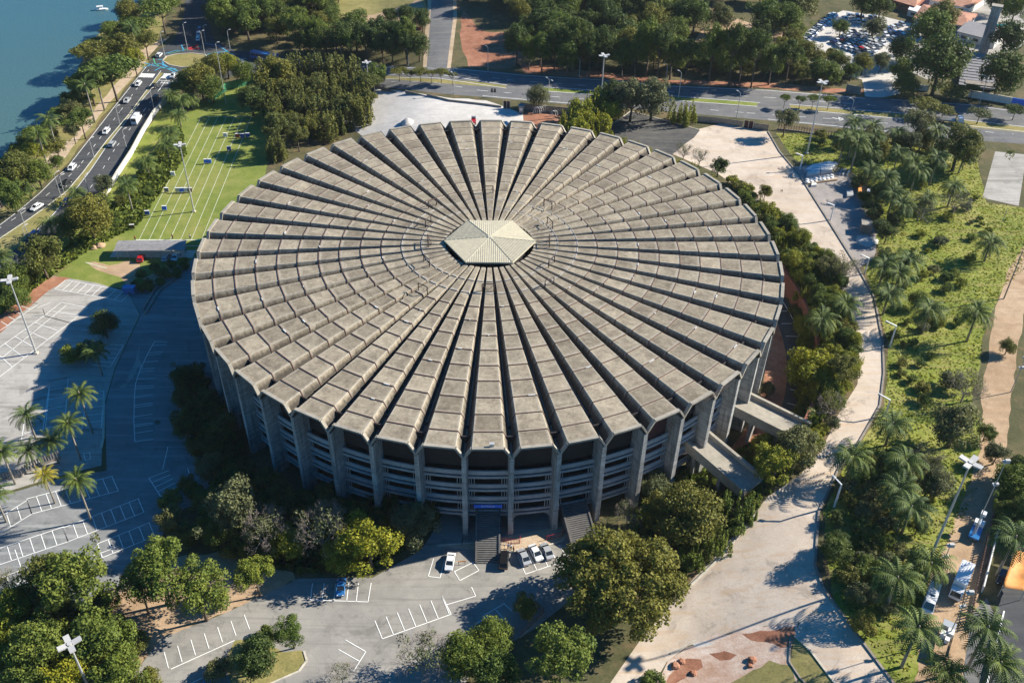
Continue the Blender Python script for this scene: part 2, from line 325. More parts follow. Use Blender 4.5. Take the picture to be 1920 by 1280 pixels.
region('lakeside_path','path',[(278,108),(262,135),(205,194),(165,242),(105,316),(60,352),(20,380),(-40,412),(-40,398),(10,366),(45,340),(85,300),(130,262),(128,268),(150,240),(190,190),(225,150),(250,120),(262,95),(300,75),(320,70),(300,85)],.5)
region('bank_grass','slope',[(300,192),(345,200),(345,225),(300,262),(250,325),(225,375),(200,430),(150,480),(102,517),(60,540),(0,588),(-60,620),(-60,575),(0,545),(70,485),(120,445),(190,372),(222,332),(268,255),(305,200)],.4)
region('archery_field','grass',[(395,175),(430,158),(490,165),(530,250),(490,340),(410,420),(375,470),(362,498),(250,548),(190,533),(102,517),(150,480),(200,430),(225,375),(250,325),(300,262),(345,215)],.5)
region('sandy_patch','dirt',[(205,497),(235,490),(262,493),(262,510),(250,530),(235,533),(222,520),(205,512),(178,505),(160,493),(180,492)],.7)
region('sandy_patch','dirt',[(310,500),(345,492),(365,505),(340,522),(300,540),(285,535),(270,520)],.7)
region('slope_grass','slope',[(1455,250),(1560,250),(1750,268),(1830,290),(1850,380),(1960,395),(1960,470),(1880,540),(1845,620),(1835,700),(1820,760),(1900,900),(1700,1300),(1600,1300),(1560,1110),(1545,960),(1580,880),(1660,760),(1665,640),(1620,500),(1648,480),(1635,400),(1590,330),(1490,300)],.3)
region('dirt_track','dirt',[(1985,430),(1925,450),(1895,500),(1872,560),(1855,640),(1850,690),(1840,740),(1845,800),(1832,860),(1800,960),(1770,1030),(1740,1090),(1715,1300),(1800,1300),(1825,1180),(1845,1090),(1858,1010),(1862,950),(1880,880),(1890,800),(1900,720),(1912,640),(1918,590),(1940,545),(1990,500)],.4)
region('street','asphalt',[(1835,1300),(1860,1180),(1890,1060),(1930,960),(2100,900),(2100,1300)])
region('street_pavement','avenue',[(1800,1300),(1822,1150),(1850,1120),(1866,1155),(1845,1300)])
region('concrete_pad','lot',[(1866,284),(1925,290),(1910,386),(1842,371)])
region('hill_field','drygrass',[(610,-60),(800,-60),(797,30),(745,50),(640,48),(600,10)],.8)
region('hill_dirt','dirt',[(650,30),(700,28),(770,8),(790,-10),(795,20),(760,48),(700,52),(640,50)],.8)
region('hill_dirt','clay',[(630,58),(720,62),(790,75),(795,95),(760,85),(700,75),(625,70)],.8)
region('hill_dirt','clay',[(866,20),(905,60),(960,62),(1010,90),(960,130),(880,125),(864,80)],.8)
region('hill_dirt','clay',[(975,120),(1100,132),(1260,150),(1440,155),(1620,170),(1615,178),(1440,166),(1255,158),(985,138)],.5)
region('hill_dirt','dirt',[(1310,60),(1380,35),(1420,50),(1500,70),(1460,100),(1400,90),(1330,120),(1285,125),(1300,90)],.8)
region('car_park','gravel',[(1485,80),(1540,38),(1580,20),(1650,30),(1725,48),(1735,80),(1700,105),(1690,130),(1688,175),(1655,183),(1622,182),(1618,150),(1560,135),(1500,110)],.4)
region('club_yard','lot',[(1690,0),(1960,0),(1960,60),(1860,120),(1740,150),(1690,130),(1700,90),(1725,48)],.4)
region('gravel_lot','gravel',[(640,225),(690,200),(702,165),(760,172),(850,184),(910,188),(940,198),(985,215),(990,245),(960,270),(700,270)],.5)
region('clay_patch','clay',[(978,205),(1000,205),(1060,214),(1080,240),(1070,265),(985,262),(985,225)],.7)
region('avenue','avenue',[(398,85),(440,97),(520,108),(652,118),(780,126),(850,127),(985,140),(1170,151),(1255,160),(1440,168),(1622,183),(1715,189),(1815,195),(2000,218),(2000,285),(1920,270),(1752,258),(1650,248),(1560,238),(1440,226),(1317,215),(1200,205),(1080,197),(960,187),(905,182),(842,177),(705,162),(600,150),(500,140),(400,130)])
region('junction','asphalt',[(262,150),(275,125),(300,92),(325,78),(345,30),(352,-60),(395,-60),(390,40),(400,72),(440,95),(560,110),(560,142),(470,135),(400,150),(332,154),(299,142)])
region('lake_road','asphalt',[(275,123),(244,160),(212,202),(175,250),(122,318),(105,330),(75,360),(37,392),(0,420),(-60,452),(-60,580),(0,545),(70,480),(120,440),(160,400),(190,370),(215,322),(255,250),(305,197),(334,150),(300,130)])
region('grass_median','drygrass',[(299,136),(240,215),(200,262),(155,322),(125,357),(92,382),(50,412),(0,445),(-60,475),(-60,520),(0,490),(37,460),(60,436),(75,425),(100,400),(147,347),(170,317),(205,265),(235,227),(267,185),(307,137)])
region('traffic_island','drygrass',[(306,114),(312,106),(330,102),(360,100),(385,103),(393,112),(380,124),(340,126),(318,122)])
region('grass_median','drygrass',[(557,134),(645,138),(720,142),(855,151),(890,153),(950,161),(948,165),(855,158),(720,148),(640,142),(557,139)])
region('grass_median','grass',[(1017,164),(1090,170),(1272,182),(1422,193),(1418,199),(1272,188),(1090,176),(1020,170)])
region('grass_median','drygrass',[(1480,197),(1600,207),(1712,215),(1800,225),(2000,247),(2000,256),(1800,237),(1712,224),(1600,214),(1485,204)])
region('hill_road','avenue',[(800,129),(807,32),(812,-60),(848,-60),(850,32),(838,129)])
region('hill_pavement','path',[(793,126),(797,60),(801,32),(804,-60),(812,-60),(807,32),(800,126)])
region('hill_pavement','path',[(838,128),(850,32),(848,-60),(854,-60),(857,32),(845,128)])
region('storage_yard','yard',[(1485,312),(1530,308),(1590,318),(1625,345),(1645,400),(1642,480),(1605,505),(1560,430),(1515,355)],.4)
region('service_road','apron',[(1307,243),(1350,232),(1440,247),(1462,285),(1500,330),(1560,425),(1610,505),(1640,560),(1655,640),(1657,700),(1650,760),(1610,830),(1572,880),(1535,960),(1528,1060),(1545,1105),(1600,1180),(1690,1300),(1580,1300),(1520,1220),(1490,1190),(1500,1165),(1420,1175),(1350,1190),(1290,1210),(1250,1240),(1215,1300),(1130,1300),(1200,1200),(1260,1130),(1330,1050),(1400,980),(1440,930),(1500,890),(1540,845),(1570,780),(1608,720),(1612,640),(1595,585),(1575,530),(1535,472),(1495,440),(1440,395),(1395,360),(1345,325),(1257,287)])
region('asphalt_pad','dark_lot',[(1182,209),(1240,224),(1297,240),(1312,244),(1300,258),(1257,292),(1200,280),(1120,245),(1135,240)],.2)
region('rubble_ground','pink',[(1225,1300),(1250,1240),(1290,1210),(1350,1190),(1420,1175),(1500,1165),(1490,1195),(1480,1240),(1505,1300)],.4)
region('rubble_ground','clay',[(1262,1252),(1285,1235),(1310,1232),(1318,1246),(1300,1262),(1275,1275),(1255,1290),(1240,1285)],.5)
region('rubble_ground','clay',[(1395,1188),(1440,1182),(1490,1176),(1492,1196),(1478,1215),(1450,1206),(1420,1203)],.5)
region('rubble_ground','clay',[(1330,1225),(1360,1215),(1385,1222),(1372,1236),(1345,1240)],.5)
region('rubble_ground','gravel',[(1300,1205),(1330,1197),(1342,1203),(1330,1212),(1308,1214)],.4)
region('grass_island','drygrass',[(1490,1192),(1520,1220),(1580,1300),(1505,1300),(1482,1240)])
region('grass_island','drygrass',[(1372,1278),(1400,1262),(1445,1240),(1482,1250),(1500,1300),(1350,1300)],.4)
region('dry_verge','dirt',[(100,1130),(230,1100),(330,1045),(420,1030),(530,1070),(560,1085),(420,1150),(300,1200),(230,1300),(-60,1300),(-60,1160)],.7)
region('front_car_park','front',[(1100,985),(1100,1100),(1000,1180),(900,1235),(860,1300),(225,1300),(300,1197),(420,1150),(500,1112),(560,1084),(700,1082),(790,1030),(810,1000),(830,960),(900,930),(1000,920),(1100,940)])
region('tree_island','drygrass',[(480,1195),(532,1222),(565,1218),(574,1238),(560,1258),(505,1282),(440,1300),(420,1240),(440,1200)])
region('front_pavement','path',[(812,1022),(900,1015),(976,1000),(1060,985),(1110,970),(1110,985),(1066,998),(1054,1013),(1028,1022),(975,1033),(940,1034),(900,1032)])
region('left_car_park','lot',[(100,517),(180,530),(240,548),(262,590),(215,690),(195,760),(190,872),(110,892),(0,925),(-80,950),(-80,640),(-60,620),(0,588)])
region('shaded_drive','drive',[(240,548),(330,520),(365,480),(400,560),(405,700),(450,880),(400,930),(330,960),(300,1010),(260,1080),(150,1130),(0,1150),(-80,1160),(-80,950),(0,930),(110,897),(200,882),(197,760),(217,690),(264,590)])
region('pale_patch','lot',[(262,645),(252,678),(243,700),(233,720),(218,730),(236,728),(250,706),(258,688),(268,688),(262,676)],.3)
region('rough_verge','clay',[(-20,600),(0,585),(60,540),(100,517),(130,522),(70,560),(20,605),(-20,650)],.5)
def ring(R,n=160,a0=0): return [(R*math.cos(2*PI*i/n),R*math.sin(2*PI*i/n)) for i in range(n)]
def moat_arc(r0,r1,d0,d1,n=40):
    A=[math.radians(d0+(d1-d0)*i/n) for i in range(n+1)]
    return [(r0*math.cos(a),r0*math.sin(a)) for a in A]+[(r1*math.cos(a),r1*math.sin(a)) for a in reversed(A)]
REG.append(('moat_earth','clay',moat_arc(72,79,-62,40)))
REG.append(('moat_drive','ring',moat_arc(77.5,83.9,-62,40)))
def build_ground():
    V=[];Fc=[];rng=random.Random(3)
    for x in np.arange(-300,304,4.):
        for y in np.arange(-124,340,4.): V.append((x+rng.uniform(-.3,.3),y+rng.uniform(-.3,.3)))
    for R in (84.,84.6): V+=ring(R,200)
    for k in range(24): V.append((3500*math.cos(k*PI/12),3500*math.sin(k*PI/12))); V.append((700*math.cos(k*PI/12),700*math.sin(k*PI/12)))
    for nm,mt,P in REG:
        ar=sum(P[i-1][0]*P[i][1]-P[i][0]*P[i-1][1] for i in range(len(P)))
        if ar<0: P=P[::-1]
        n=len(V); V+=P; Fc.append(list(range(n,n+len(P))))
    vo,eo,fo,ov,oe,of=delaunay_2d_cdt([Vector(v) for v in V],[],Fc,0,1e-4)
    Z=[zf(v.x,v.y) for v in vo]
    groups={}
    for f,ids in zip(fo,of):
        k=('ground','ground') if not ids else REG[max(ids)][:2]
        groups.setdefault(k,[]).append(f)
    for (nm,mt),fs in groups.items():
        used={};vv=[];ff=[]
        for f in fs:
            g=[]
            for i in f:
                if i not in used: used[i]=len(vv); vv.append((vo[i].x,vo[i].y,Z[i]))
                g.append(used[i])
            a,b,c=[vv[q] for q in g[:3]]
            if (b[0]-a[0])*(c[1]-a[1])-(b[1]-a[1])*(c[0]-a[0])<0: g=g[::-1]
            ff.append(g)
        me=bpy.data.meshes.new(nm); me.from_pydata(vv,[],ff); me.update(); me.materials.append(MT[mt])
        for p in me.polygons: p.use_smooth=True
        tag(link(nm,me),kind='structure')
build_ground()
# ------------------------------------------------------------------ painted lines, kerbs
class Lines:
    def __init__(s): s.q=[]
    def seg(s,A,B,wd=.15,z=.05):
        wd=max(wd,.16)
        A=np.array(A[:2],float);B=np.array(B[:2],float);L=np.linalg.norm(B-A)
        if L<.01: return
        n=max(1,int(L/3)); d=(B-A)/L; nn=np.array([-d[1],d[0]])*wd/2
        for i in range(n):
            a=A+(B-A)*i/n; b=A+(B-A)*(i+1)/n
            za=zf(*a)+z; zb=zf(*b)+z
            s.q.append([(*(a-nn),za),(*(b-nn),zb),(*(b+nn),zb),(*(a+nn),za)])
    def px(s,pts,wd=.15,z=.05):
        P=[G(*p) for p in pts]
        for a,b in zip(P[:-1],P[1:]): s.seg(a,b,wd,z)
    def dash(s,pts,on=2,off=4,wd=.15):
        P=[G(*p)[:2] for p in pts]; t=0
        for a,b in zip(P[:-1],P[1:]):
            L=np.linalg.norm(b-a); d=(b-a)/L; x=-t
            while x<L:
                if x+on>0: s.seg(a+d*max(x,0),a+d*min(L,x+on),wd)
                x+=on+off
            t=(L-x)%(on+off) if False else 0
    def bays(s,a0,a1,depth_px,n,both=False,wd=.15,close=True):
        """row of n bays along line a0-a1 (pixels); depth vector given by pixel point reached from a0"""
        A=G(*a0)[:2];B=G(*a1)[:2];D=G(*depth_px)[:2]-A
        if close: s.seg(A,B,wd)
        for i in range(n+1): p=A+(B-A)*i/n; s.seg(p,p+D,wd)
    def build(s,name,mat): tag(link(name,quads(name,s.q,MT[mat])),kind='structure')
L=Lines()
# left car park grids
L.px([(0,610),(20,598),(103,570)]) if False else None
def grid(c00,c10,c11,c01,nu,nv):
    a,b,c,d=[G(*p)[:2] for p in (c00,c10,c11,c01)]
    for i in range(nu+1): t=i/nu; L.seg(a+(b-a)*t,d+(c-d)*t)
    for j in range(nv+1): t=j/nv; L.seg(a+(d-a)*t,b+(c-b)*t)
grid((103,542),(228,565),(203,555) if False else (245,548),(123,525),9,1)
grid((95,582),(0,677),(0,706),(166,577),9,1) if False else None
grid((115,567),(165,577),(131,605),(83,592),1,1); grid((83,592),(131,605),(0,706),(-30,672),1,6); grid((108,598),(57,640),(0,690),(82,595),1,1) if False else None
L.px([(124,573),(-10,682)]); L.px([(99,584),(148,591)]); L.px([(95,567),(70,577)]); L.px([(0,620),(72,570)]); L.px([(52,564),(72,570)])
for i in range(5): t=i/5; L.px([(72-72*t,570+50*t),(50-60*t,563+50*t)])
L.bays((94,713),(128,708),(85,805),1); L.px([(94,713),(80,810)]); L.px([(53,752),(40,825)])
for i in range(6): t=i/5; L.px([(94-9*t,713+90*t),(128-8*t,708+88*t)])
for i in range(4): t=i/3; L.px([(53-8*t,752+60*t),(90-4*t,745+58*t)])
L.px([(90,745),(53,752)])
for i in range(6): t=i/5; L.px([(195-4*t,733+70*t),(166-13*t,737+70*t)])
L.px([(195,733),(190,803),(153,807),(163,740)])
L.px([(200,646),(231,647),(207,688),(172,684)]); 
for i in range(1,5): t=i/5; L.px([(231-24*t,647+41*t),(200-22*t,646+39*t)])
# curved bays beside the stadium
cv=[(290,640),(276,665),(262,695),(254,720),(252,745),(251,790),(253,828)]
L.px(cv)
ys=[648,662,666,679,692,697,711,725,729,745,760,764,781,797,800,812,828]
for y in ys:
    i=max(k for k in range(6) if cv[k][1]<=y); a,b=cv[i],cv[i+1]; x=a[0]+(b[0]-a[0])*(y-a[1])/(b[1]-a[1]); L.px([(x,y),(x+27+8*(y>700),y-2-3*(y>740))])
L.px([(290,640),(314,641)])
for i in range(6): t=i/5; L.px([(279+28*t,896+43*t),(316+20*t,882+38*t)])
L.px([(279,896),(307,939)]); L.px([(352,878),(360,905),(368,930)]); L.px([(315,837),(305,880)])
# lower left rows
for (a,b,n,dv) in [((60,963),(222,920),9,(-10,-28)),((0,1000),(60,963),3,(-8,-26)),((0,1058),(128,1015),6,(-8,-28)),((128,1015),(270,960),8,(-9,-26)),((192,1045),(290,1005),5,(-9,-26)),((0,1110),(60,1088),3,(-8,-24)),((30,1095),(220,1025),0,(0,0))]:
    if n: L.bays(a,b,(a[0]+dv[0],a[1]+dv[1]),n)
    L.px([(a[0]+dv[0],a[1]+dv[1]),(b[0]+dv[0],b[1]+dv[1])])
L.px([(28,1030),(52,1100)])
L.px([(157,850),(168,848),(170,860),(160,863),(157,850)])
# front car park
L.px([(813,1047),(803,1080),(825,1083),(834,1050)]); L.px([(852,1071),(887,1054),(898,1069),(862,1088),(852,1071)])
for i in range(7):
    t=i/6; a=(717+126*t,1197-45*t); L.px([a,(a[0]-14,a[1]-34)])
L.px([(717,1197),(846,1151)]); L.px([(846,1151),(829,1117)]); L.px([(838,1133),(892,1117),(884,1100)])
L.px([(648,1199),(686,1221),(663,1258),(655,1252)]); L.px([(635,1217),(674,1239)])
L.px([(582,1124),(690,1128),(696,1092)]); 
for x in (582,604,626,650,668): L.px([(x,1124+(x-582)*.04),(x+4,1093)])
for x0,y0,x1,y1 in ((995,1044),(0,0)) and ((970,1040,985,1075),(990,1034,1007,1069),(1012,1028,1027,1061),(1032,1030,1046,1054),(1048,1021,1062,1043),(1065,1011,1079,1033)): L.px([(x0,y0),(x1,y1)])
L.px([(985,1076),(1062,1050)]); L.px([(905,1155),(930,1140),(945,1131),(960,1145)]); L.px([(895,1168),(912,1155),(925,1168)]); L.px([(930,1143),(952,1168)])
for i in range(7): t=i/6; L.px([(316+152*t,1252-73*t),(308+150*t,1222-70*t)])
L.px([(320,1254),(440,1200)])
L.px([(353,1283),(380,1270)])
# moat bays
for d in range(-58,36,4):
    a=math.radians(d); L.seg((78.5*math.cos(a),78.5*math.sin(a)),(82.2*math.cos(a),82.2*math.sin(a)),.12)
for d in range(-60,38,2):
    a,b=math.radians(d),math.radians(d+2); L.seg((82.2*math.cos(a),82.2*math.sin(a)),(82.2*math.cos(b),82.2*math.sin(b)),.14)
L.build('parking_markings','mark')
L=Lines()
L.dash([(286,120),(258,165),(226,208),(190,256),(150,310),(115,345),(72,378),(30,408),(-20,440)])
L.dash([(302,165),(272,205),(245,240),(215,280),(185,330),(150,380),(100,430)]) ; L.px([(312,150),(296,172)])
for p in ([(302,133),(240,217),(200,264),(155,324),(125,359),(92,384),(50,414),(0,447)],[(308,139),(267,187),(235,229),(205,267),(170,319),(147,349),(100,402),(60,440)],[(332,154),(305,199),(262,246)],[(275,125),(212,204),(175,252),(122,320),(105,332),(75,362),(37,394),(0,422)]): L.px(p,.2)
for i in range(8): t=i/7; L.px([(267+23*t,138+1*t),(262+23*t,145+1*t)],.6)
for i in range(6): t=i/5; L.px([(309+17*t,138+1*t),(303+17*t,147+1*t)],.6)
L.px([(297,151),(328,153)],.3)
for p in ([(520,110),(652,120),(780,128)],[(850,129),(985,142),(1170,153),(1255,162),(1440,170),(1622,185)],[(1670,187),(1815,197),(1960,217)],[(1440,224),(1560,236),(1752,256)],[(557,133),(720,141),(950,160)],[(557,140),(720,149),(950,166)],[(1017,163),(1272,181),(1425,193)],[(1020,171),(1272,189),(1420,200)],[(1480,196),(1712,214),(1920,238)],[(1485,205),(1712,225),(1920,247)],[(905,180),(960,185),(1080,195)]): L.px(p,.25)
for p in ([(450,110),(650,128),(950,150),(1250,172),(1440,183),(1700,203),(1900,222)],[(620,147),(900,170),(1100,187),(1400,212),(1600,226),(1900,252)]): L.dash(p,3,6,.2)
L.px([(1560,221),(1575,224),(1572,220),(1583,225),(1573,226)],.35)
L.build('road_markings','mark')
L=Lines(); ct=G(300,128)
for p in ([(268,128),(285,121),(303,120),(308,124),(318,128),(334,134)],[(290,133),(303,126),(318,131),(332,138)],[(270,118),(290,124),(305,126)],[(296,112),(304,112),(306,120),(316,127),(330,130)],[(340,84),(345,96),(330,95),(310,101)],[(384,106),(395,100),(425,97),(440,104)],[(384,82),(410,86),(428,98)]): L.px(p,.5)
L.build('blue_road_paint','bluep')
L=Lines(); L.px([(288,110),(290,118),(300,126)],.4); L.px([(316,102),(345,94),(378,87)],.35); L.px([(303,128),(332,131)],.3); L.build('green_road_paint','greenp')
L=Lines(); L.px([(352,92),(372,86)],1.6); L.px([(355,93),(374,91)],1.4); L.px([(362,90),(370,84)],1.2); L.px([(446,125),(458,126)],1.2); L.build('red_road_paint','redp')
L=Lines()
for i,xb in enumerate((261,280,299,319,339,359,378)): L.px([(377.5+15.6*i,219.5),(xb,449)],.16)
L.px([(377,219.5),(472,219)],.16); L.px([(252,450),(376,450)],.5); L.px([(347,461),(373,461)],.3); L.px([(160,492),(200,503)],.3)
L.build('archery_lane_markings','lane')
for nm,loc in (('a',(301,157.5)),('b',(313,158.5))):
    cu=bpy.data.curves.new('t','FONT'); cu.body='PARE'; cu.size=2.4; cu.align_x='LEFT'
    o=bpy.data.objects.new('t',cu); COL.objects.link(o); dg=bpy.context.evaluated_depsgraph_get(); me=bpy.data.meshes.new_from_object(o.evaluated_get(dg)); bpy.data.objects.remove(o)
    me.materials.clear(); me.materials.append(MT['mark']); t=link('road_lettering',me); P=G(loc[0]-1,loc[1]); t.location=(P[0],P[1],.06); t.scale=(.72,1.1,1); t.rotation_euler=(0,0,.02); tag(t,kind='structure')
def kerb(px,wd=.3,h=.14,close=False,mat='kerb',name='kerb'):
    P=[G(*p)[:2] for p in dens(px,12,close)]
    if close: P.append(P[0])
    m=MB()
    for a,b in zip(P[:-1],P[1:]):
        d=b-a; l=np.linalg.norm(d)
        if l<.05: continue
        n=np.array([-d[1],d[0]])/l*wd/2; za,zb=zf(*a),zf(*b)
        q=[a-n,b-n,b+n,a+n]; zz=[za,zb,zb,za]
        m.hexa([(*p,z-.1) for p,z in zip(q,zz)]+[(*p,z+h) for p,z in zip(q,zz)])
    return tag(m.build(name,MT[mat]),kind='structure')
kerb([(1440,247),(1462,285),(1500,330),(1560,425),(1610,505),(1640,560),(1655,640),(1657,700),(1650,760),(1610,830),(1572,880),(1535,960),(1528,1060),(1545,1105),(1600,1180),(1690,1300)],.45,.25,mat='slat')
kerb([(1420,960),(1380,1010),(1340,1055),(1292,1100)],.35,.25); kerb([(1257,1225),(1290,1208),(1310,1196)],.3,.2)
kerb([(570,1220),(575,1238),(560,1258),(505,1282),(470,1296)],.35); kerb([(1182,209),(1240,224),(1297,240),(1312,244)]); kerb([(1182,209),(1135,243)])
kerb([(305,114),(312,106),(330,102),(360,100),(385,103),(393,112),(380,124),(340,126),(318,122)],.4,close=True)
kerb([(195,745),(194,820),(190,840)],.5); kerb([(334,520),(300,545),(272,590)],.6,.5,mat='slat'); kerb([(320,525),(290,545),(268,582)],.6,.5,mat='slat')
kerb([(341,730),(339,780)],.3); kerb([(360,850),(395,905)],.3); kerb([(1490,1192),(1520,1220),(1580,1300)],.35)
kerb([(820,1022),(900,1016),(905,1031),(940,1034),(975,1033),(1028,1022),(1054,1013),(1066,998),(1110,985)],.3)
kerb([(1482,1195),(1480,1240),(1500,1270),(1530,1300)],.3,mat='slat')
# ------------------------------------------------------------------ stadium
A0=-.0084; NF=48; HF=.656; RZ=25.24
def zt(r): return RZ+1.32*(1-max(0,min(1,(r-16)/56.)))
def pol(r,a,z): return (r*math.sin(a),r*math.cos(a),z)
stad=empty('stadium',(0,0,0),0,'large round concrete stadium with a folded fan roof and a cream hexagonal cap','stadium')
RJ=[11,17,21.9,26.9,32.0,37.2,42.2,47.3,52.2,57.25,62.2,67.2,72.0]
VD=2.6
def dv(r): return VD*(.62+.38*min(1,(r-10)/14))
def fold_mesh():
    m=MB(); hw=PI/NF; j=MB(); jw=MB()
    rng=random.Random(4)
    for k in range(len(RJ)-1):
        r0,r1=RJ[k],RJ[k+1]; z0,z1=zt(r0),zt(r1); dz=.10
        # each bay of the plate sits a touch lower at its outer joint
        a=[pol(r0,-hw*HF,z0-dz),pol(r1,-hw*HF,z1),pol(r1,hw*HF,z1),pol(r0,hw*HF,z0-dz)]
        m.poly(a[::-1])
        for s in (-1,1):
            q=[pol(r0,s*hw*HF,z0-dz),pol(r1,s*hw*HF,z1),pol(r1,s*hw*.985,z1-dv(r1)),pol(r0,s*hw*.985,z0-dv(r0))]
            m.poly(q if s<0 else q[::-1])
    # underside and fascia
    z1=RZ; r=72.
    for s in (-1,1):
        q=[pol(11,s*hw*HF,zt(11)-.6),pol(r,s*hw*HF,z1-.5),pol(r,s*hw*.985,z1-VD-.4),pol(11,s*hw*.985,zt(11)-dv(11)-.4)]; m.poly(q[::-1] if s<0 else q)
    m.poly([pol(11,-hw*HF,zt(11)-.6),pol(r,-hw*HF,z1-.5),pol(r,hw*HF,z1-.5),pol(11,hw*HF,zt(11)-.6)])
    return m
def profile_strip(m,r0,r1,up,side,lo=None):
    hw=PI/NF
    A=[(-.985,-dv(r0)),(-HF,0),(HF,0),(.985,-dv(r0))]
    for i in range(3):
        (u0,d0),(u1,d1)=A[i],A[i+1]
        off0=(0,up)
        def P(r,u,d,e):
            o=side if i!=1 else 0; s=-1 if i==0 else 1
            return pol(r,hw*u+ (s*o/r if i!=1 else 0)*e, zt(r)+d+(up*.6 if i!=1 else up)*e)
        m.hexa([P(r0,u0,d0,-.3),P(r1,u0,d0,-.3),P(r1,u1,d1,-.3),P(r0,u1,d1,-.3),P(r0,u0,d0,1),P(r1,u0,d0,1),P(r1,u1,d1,1),P(r0,u1,d1,1)])
def fold_variant(seed):
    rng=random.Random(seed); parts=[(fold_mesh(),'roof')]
    jm=MB(); jw=MB(); pm=MB(); hw=PI/NF
    for k in range(3,len(RJ)-1): profile_strip(jm,RJ[k]-.10,RJ[k]+.10,.08,.08)
    for k in (1,2): profile_strip(jw,RJ[k]-.09,RJ[k]+.09,.08,.08)
    for k in range(3,12):
        if rng.random()<.16:
            u=rng.uniform(-.6,.2); r=RJ[k]; z=zt(r)+.14; w_=rng.uniform(.1,.45)
            pm.hexa([pol(r+dr,hw*uu,z+dz) for dz in (-.05,.03) for dr,uu in ((-.12,u),(.12,u),(.12,u+w_),(-.12,u+w_))])
    parts+=[(jm,'joint'),(jw,'jointp'),(pm,'jointw')]
    V=[];Fc=[];MI=[];mats=[]
    for m,k in parts:
        if k not in mats: mats.append(k)
        n=len(V); V+=m.v; Fc+=[[n+i for i in f] for f in m.f]; MI+=[mats.index(k)]*len(m.f)
    me=bpy.data.meshes.new('roof_fold'); me.from_pydata(V,[],Fc); me.update()
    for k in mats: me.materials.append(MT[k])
    me.polygons.foreach_set('material_index',MI); return me
FV=[fold_variant(i) for i in range(16)]
em=MB(); profile_strip(em,71.5,72.25,.30,.28); em_=em.mesh('edge_beam',MT['rimc'])
rng=random.Random(8)
for i in range(NF):
    a=A0+i*2*PI/NF; rot=-a
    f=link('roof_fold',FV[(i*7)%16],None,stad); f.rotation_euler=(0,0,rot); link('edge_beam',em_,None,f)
# gutter strip along each valley
gm=MB(); hw=PI/NF
gm.hexa([pol(12,hw-.012,zt(12)-dv(12)+.1),pol(72.2,hw-.0028,RZ-VD+.02),pol(72.2,hw+.0028,RZ-VD+.02),pol(12,hw+.012,zt(12)-dv(12)+.1),pol(12,hw-.012,zt(12)-dv(12)+.3),pol(72.2,hw-.0028,RZ-VD+.18),pol(72.2,hw+.0028,RZ-VD+.18),pol(12,hw+.012,zt(12)-dv(12)+.3)])
g_=gm.mesh('valley_gutter',MT['gutter'])
# piers: radial blades that flare inward at the top
def pier_mesh():
    m=MB(); T=.45; hw=PI/NF
    prof=[(71.9,RZ-VD-.25),(71.6,0),(68.0,0),(67.6,14),(67.3,20.2),(66.9,21.6),(66.0,22.6),(64.5,23.0),(64.5,RZ-VD-.1)]
    top=[(72.0,RZ-.55)]
    def P(r,z,t): a=hw; x,y=r*math.sin(a),r*math.cos(a); return (x+t*math.cos(a),y-t*math.sin(a),z)
    n=len(m.v); k=len(prof)
    for s in (-1,1):
        for r,z in prof:
            m.v.append(P(r,z,s*T*(1 if z>3 else 1.25)))
    m.f.append([n+i for i in range(k)]); m.f.append([n+k+i for i in reversed(range(k))])
    for i in range(k): jn=(i+1)%k; m.f.append([n+i,n+k+i,n+k+jn,n+jn])
    return m.mesh('pier',MT['pier'],fix=True)
pm_=pier_mesh()
for i in range(NF):
    rot=-(A0+i*2*PI/NF)
    o=link('pier',pm_,None,stad); o.rotation_euler=(0,0,rot)
    o=link('valley_gutter',g_,None,stad); o.rotation_euler=(0,0,rot)
def arc_band(name,mat,r0,r1,z0,z1,a_from=-180,a_to=180,n=192,parent=stad):
    m=MB(); A=[math.radians(a_from+(a_to-a_from)*i/n) for i in range(n+1)]
    full=abs(a_to-a_from)>=360
    if full: A=A[:-1]
    rings=[[pol(r0,a,z0),pol(r1,a,z0),pol(r1,a,z1),pol(r0,a,z1)] for a in A]
    if full: rings.append(rings[0])
    m.loft(rings,cap=not full); return m.build(name,MT[mat],parent,fix=True)
for z0,z1,dr in ((14.2,16.15,.0),(10.45,12.3,.0),(6.8,8.7,.0),(3.25,4.7,.0)):
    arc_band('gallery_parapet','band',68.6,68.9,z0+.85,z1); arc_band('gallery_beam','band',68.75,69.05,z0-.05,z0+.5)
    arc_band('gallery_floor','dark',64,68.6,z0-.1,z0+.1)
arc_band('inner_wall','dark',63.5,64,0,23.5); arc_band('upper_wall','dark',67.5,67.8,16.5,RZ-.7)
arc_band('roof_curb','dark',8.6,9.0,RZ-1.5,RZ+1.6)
# separate gallery posts by the piers, joined into one mesh per bay
gp=MB()
for s in (-1,1):
    for u in (.84,.74,.62):
        for z0,z1 in ((12.3,14.1),(8.7,10.4),(4.7,6.7)):
            a=s*hw*u; x,y,_=pol(68.95,a,0); gp.box((x,y,(z0+z1)/2),(.13,.13,z1-z0+.5),-a)
gp_=gp.mesh('gallery_posts',MT['band'])
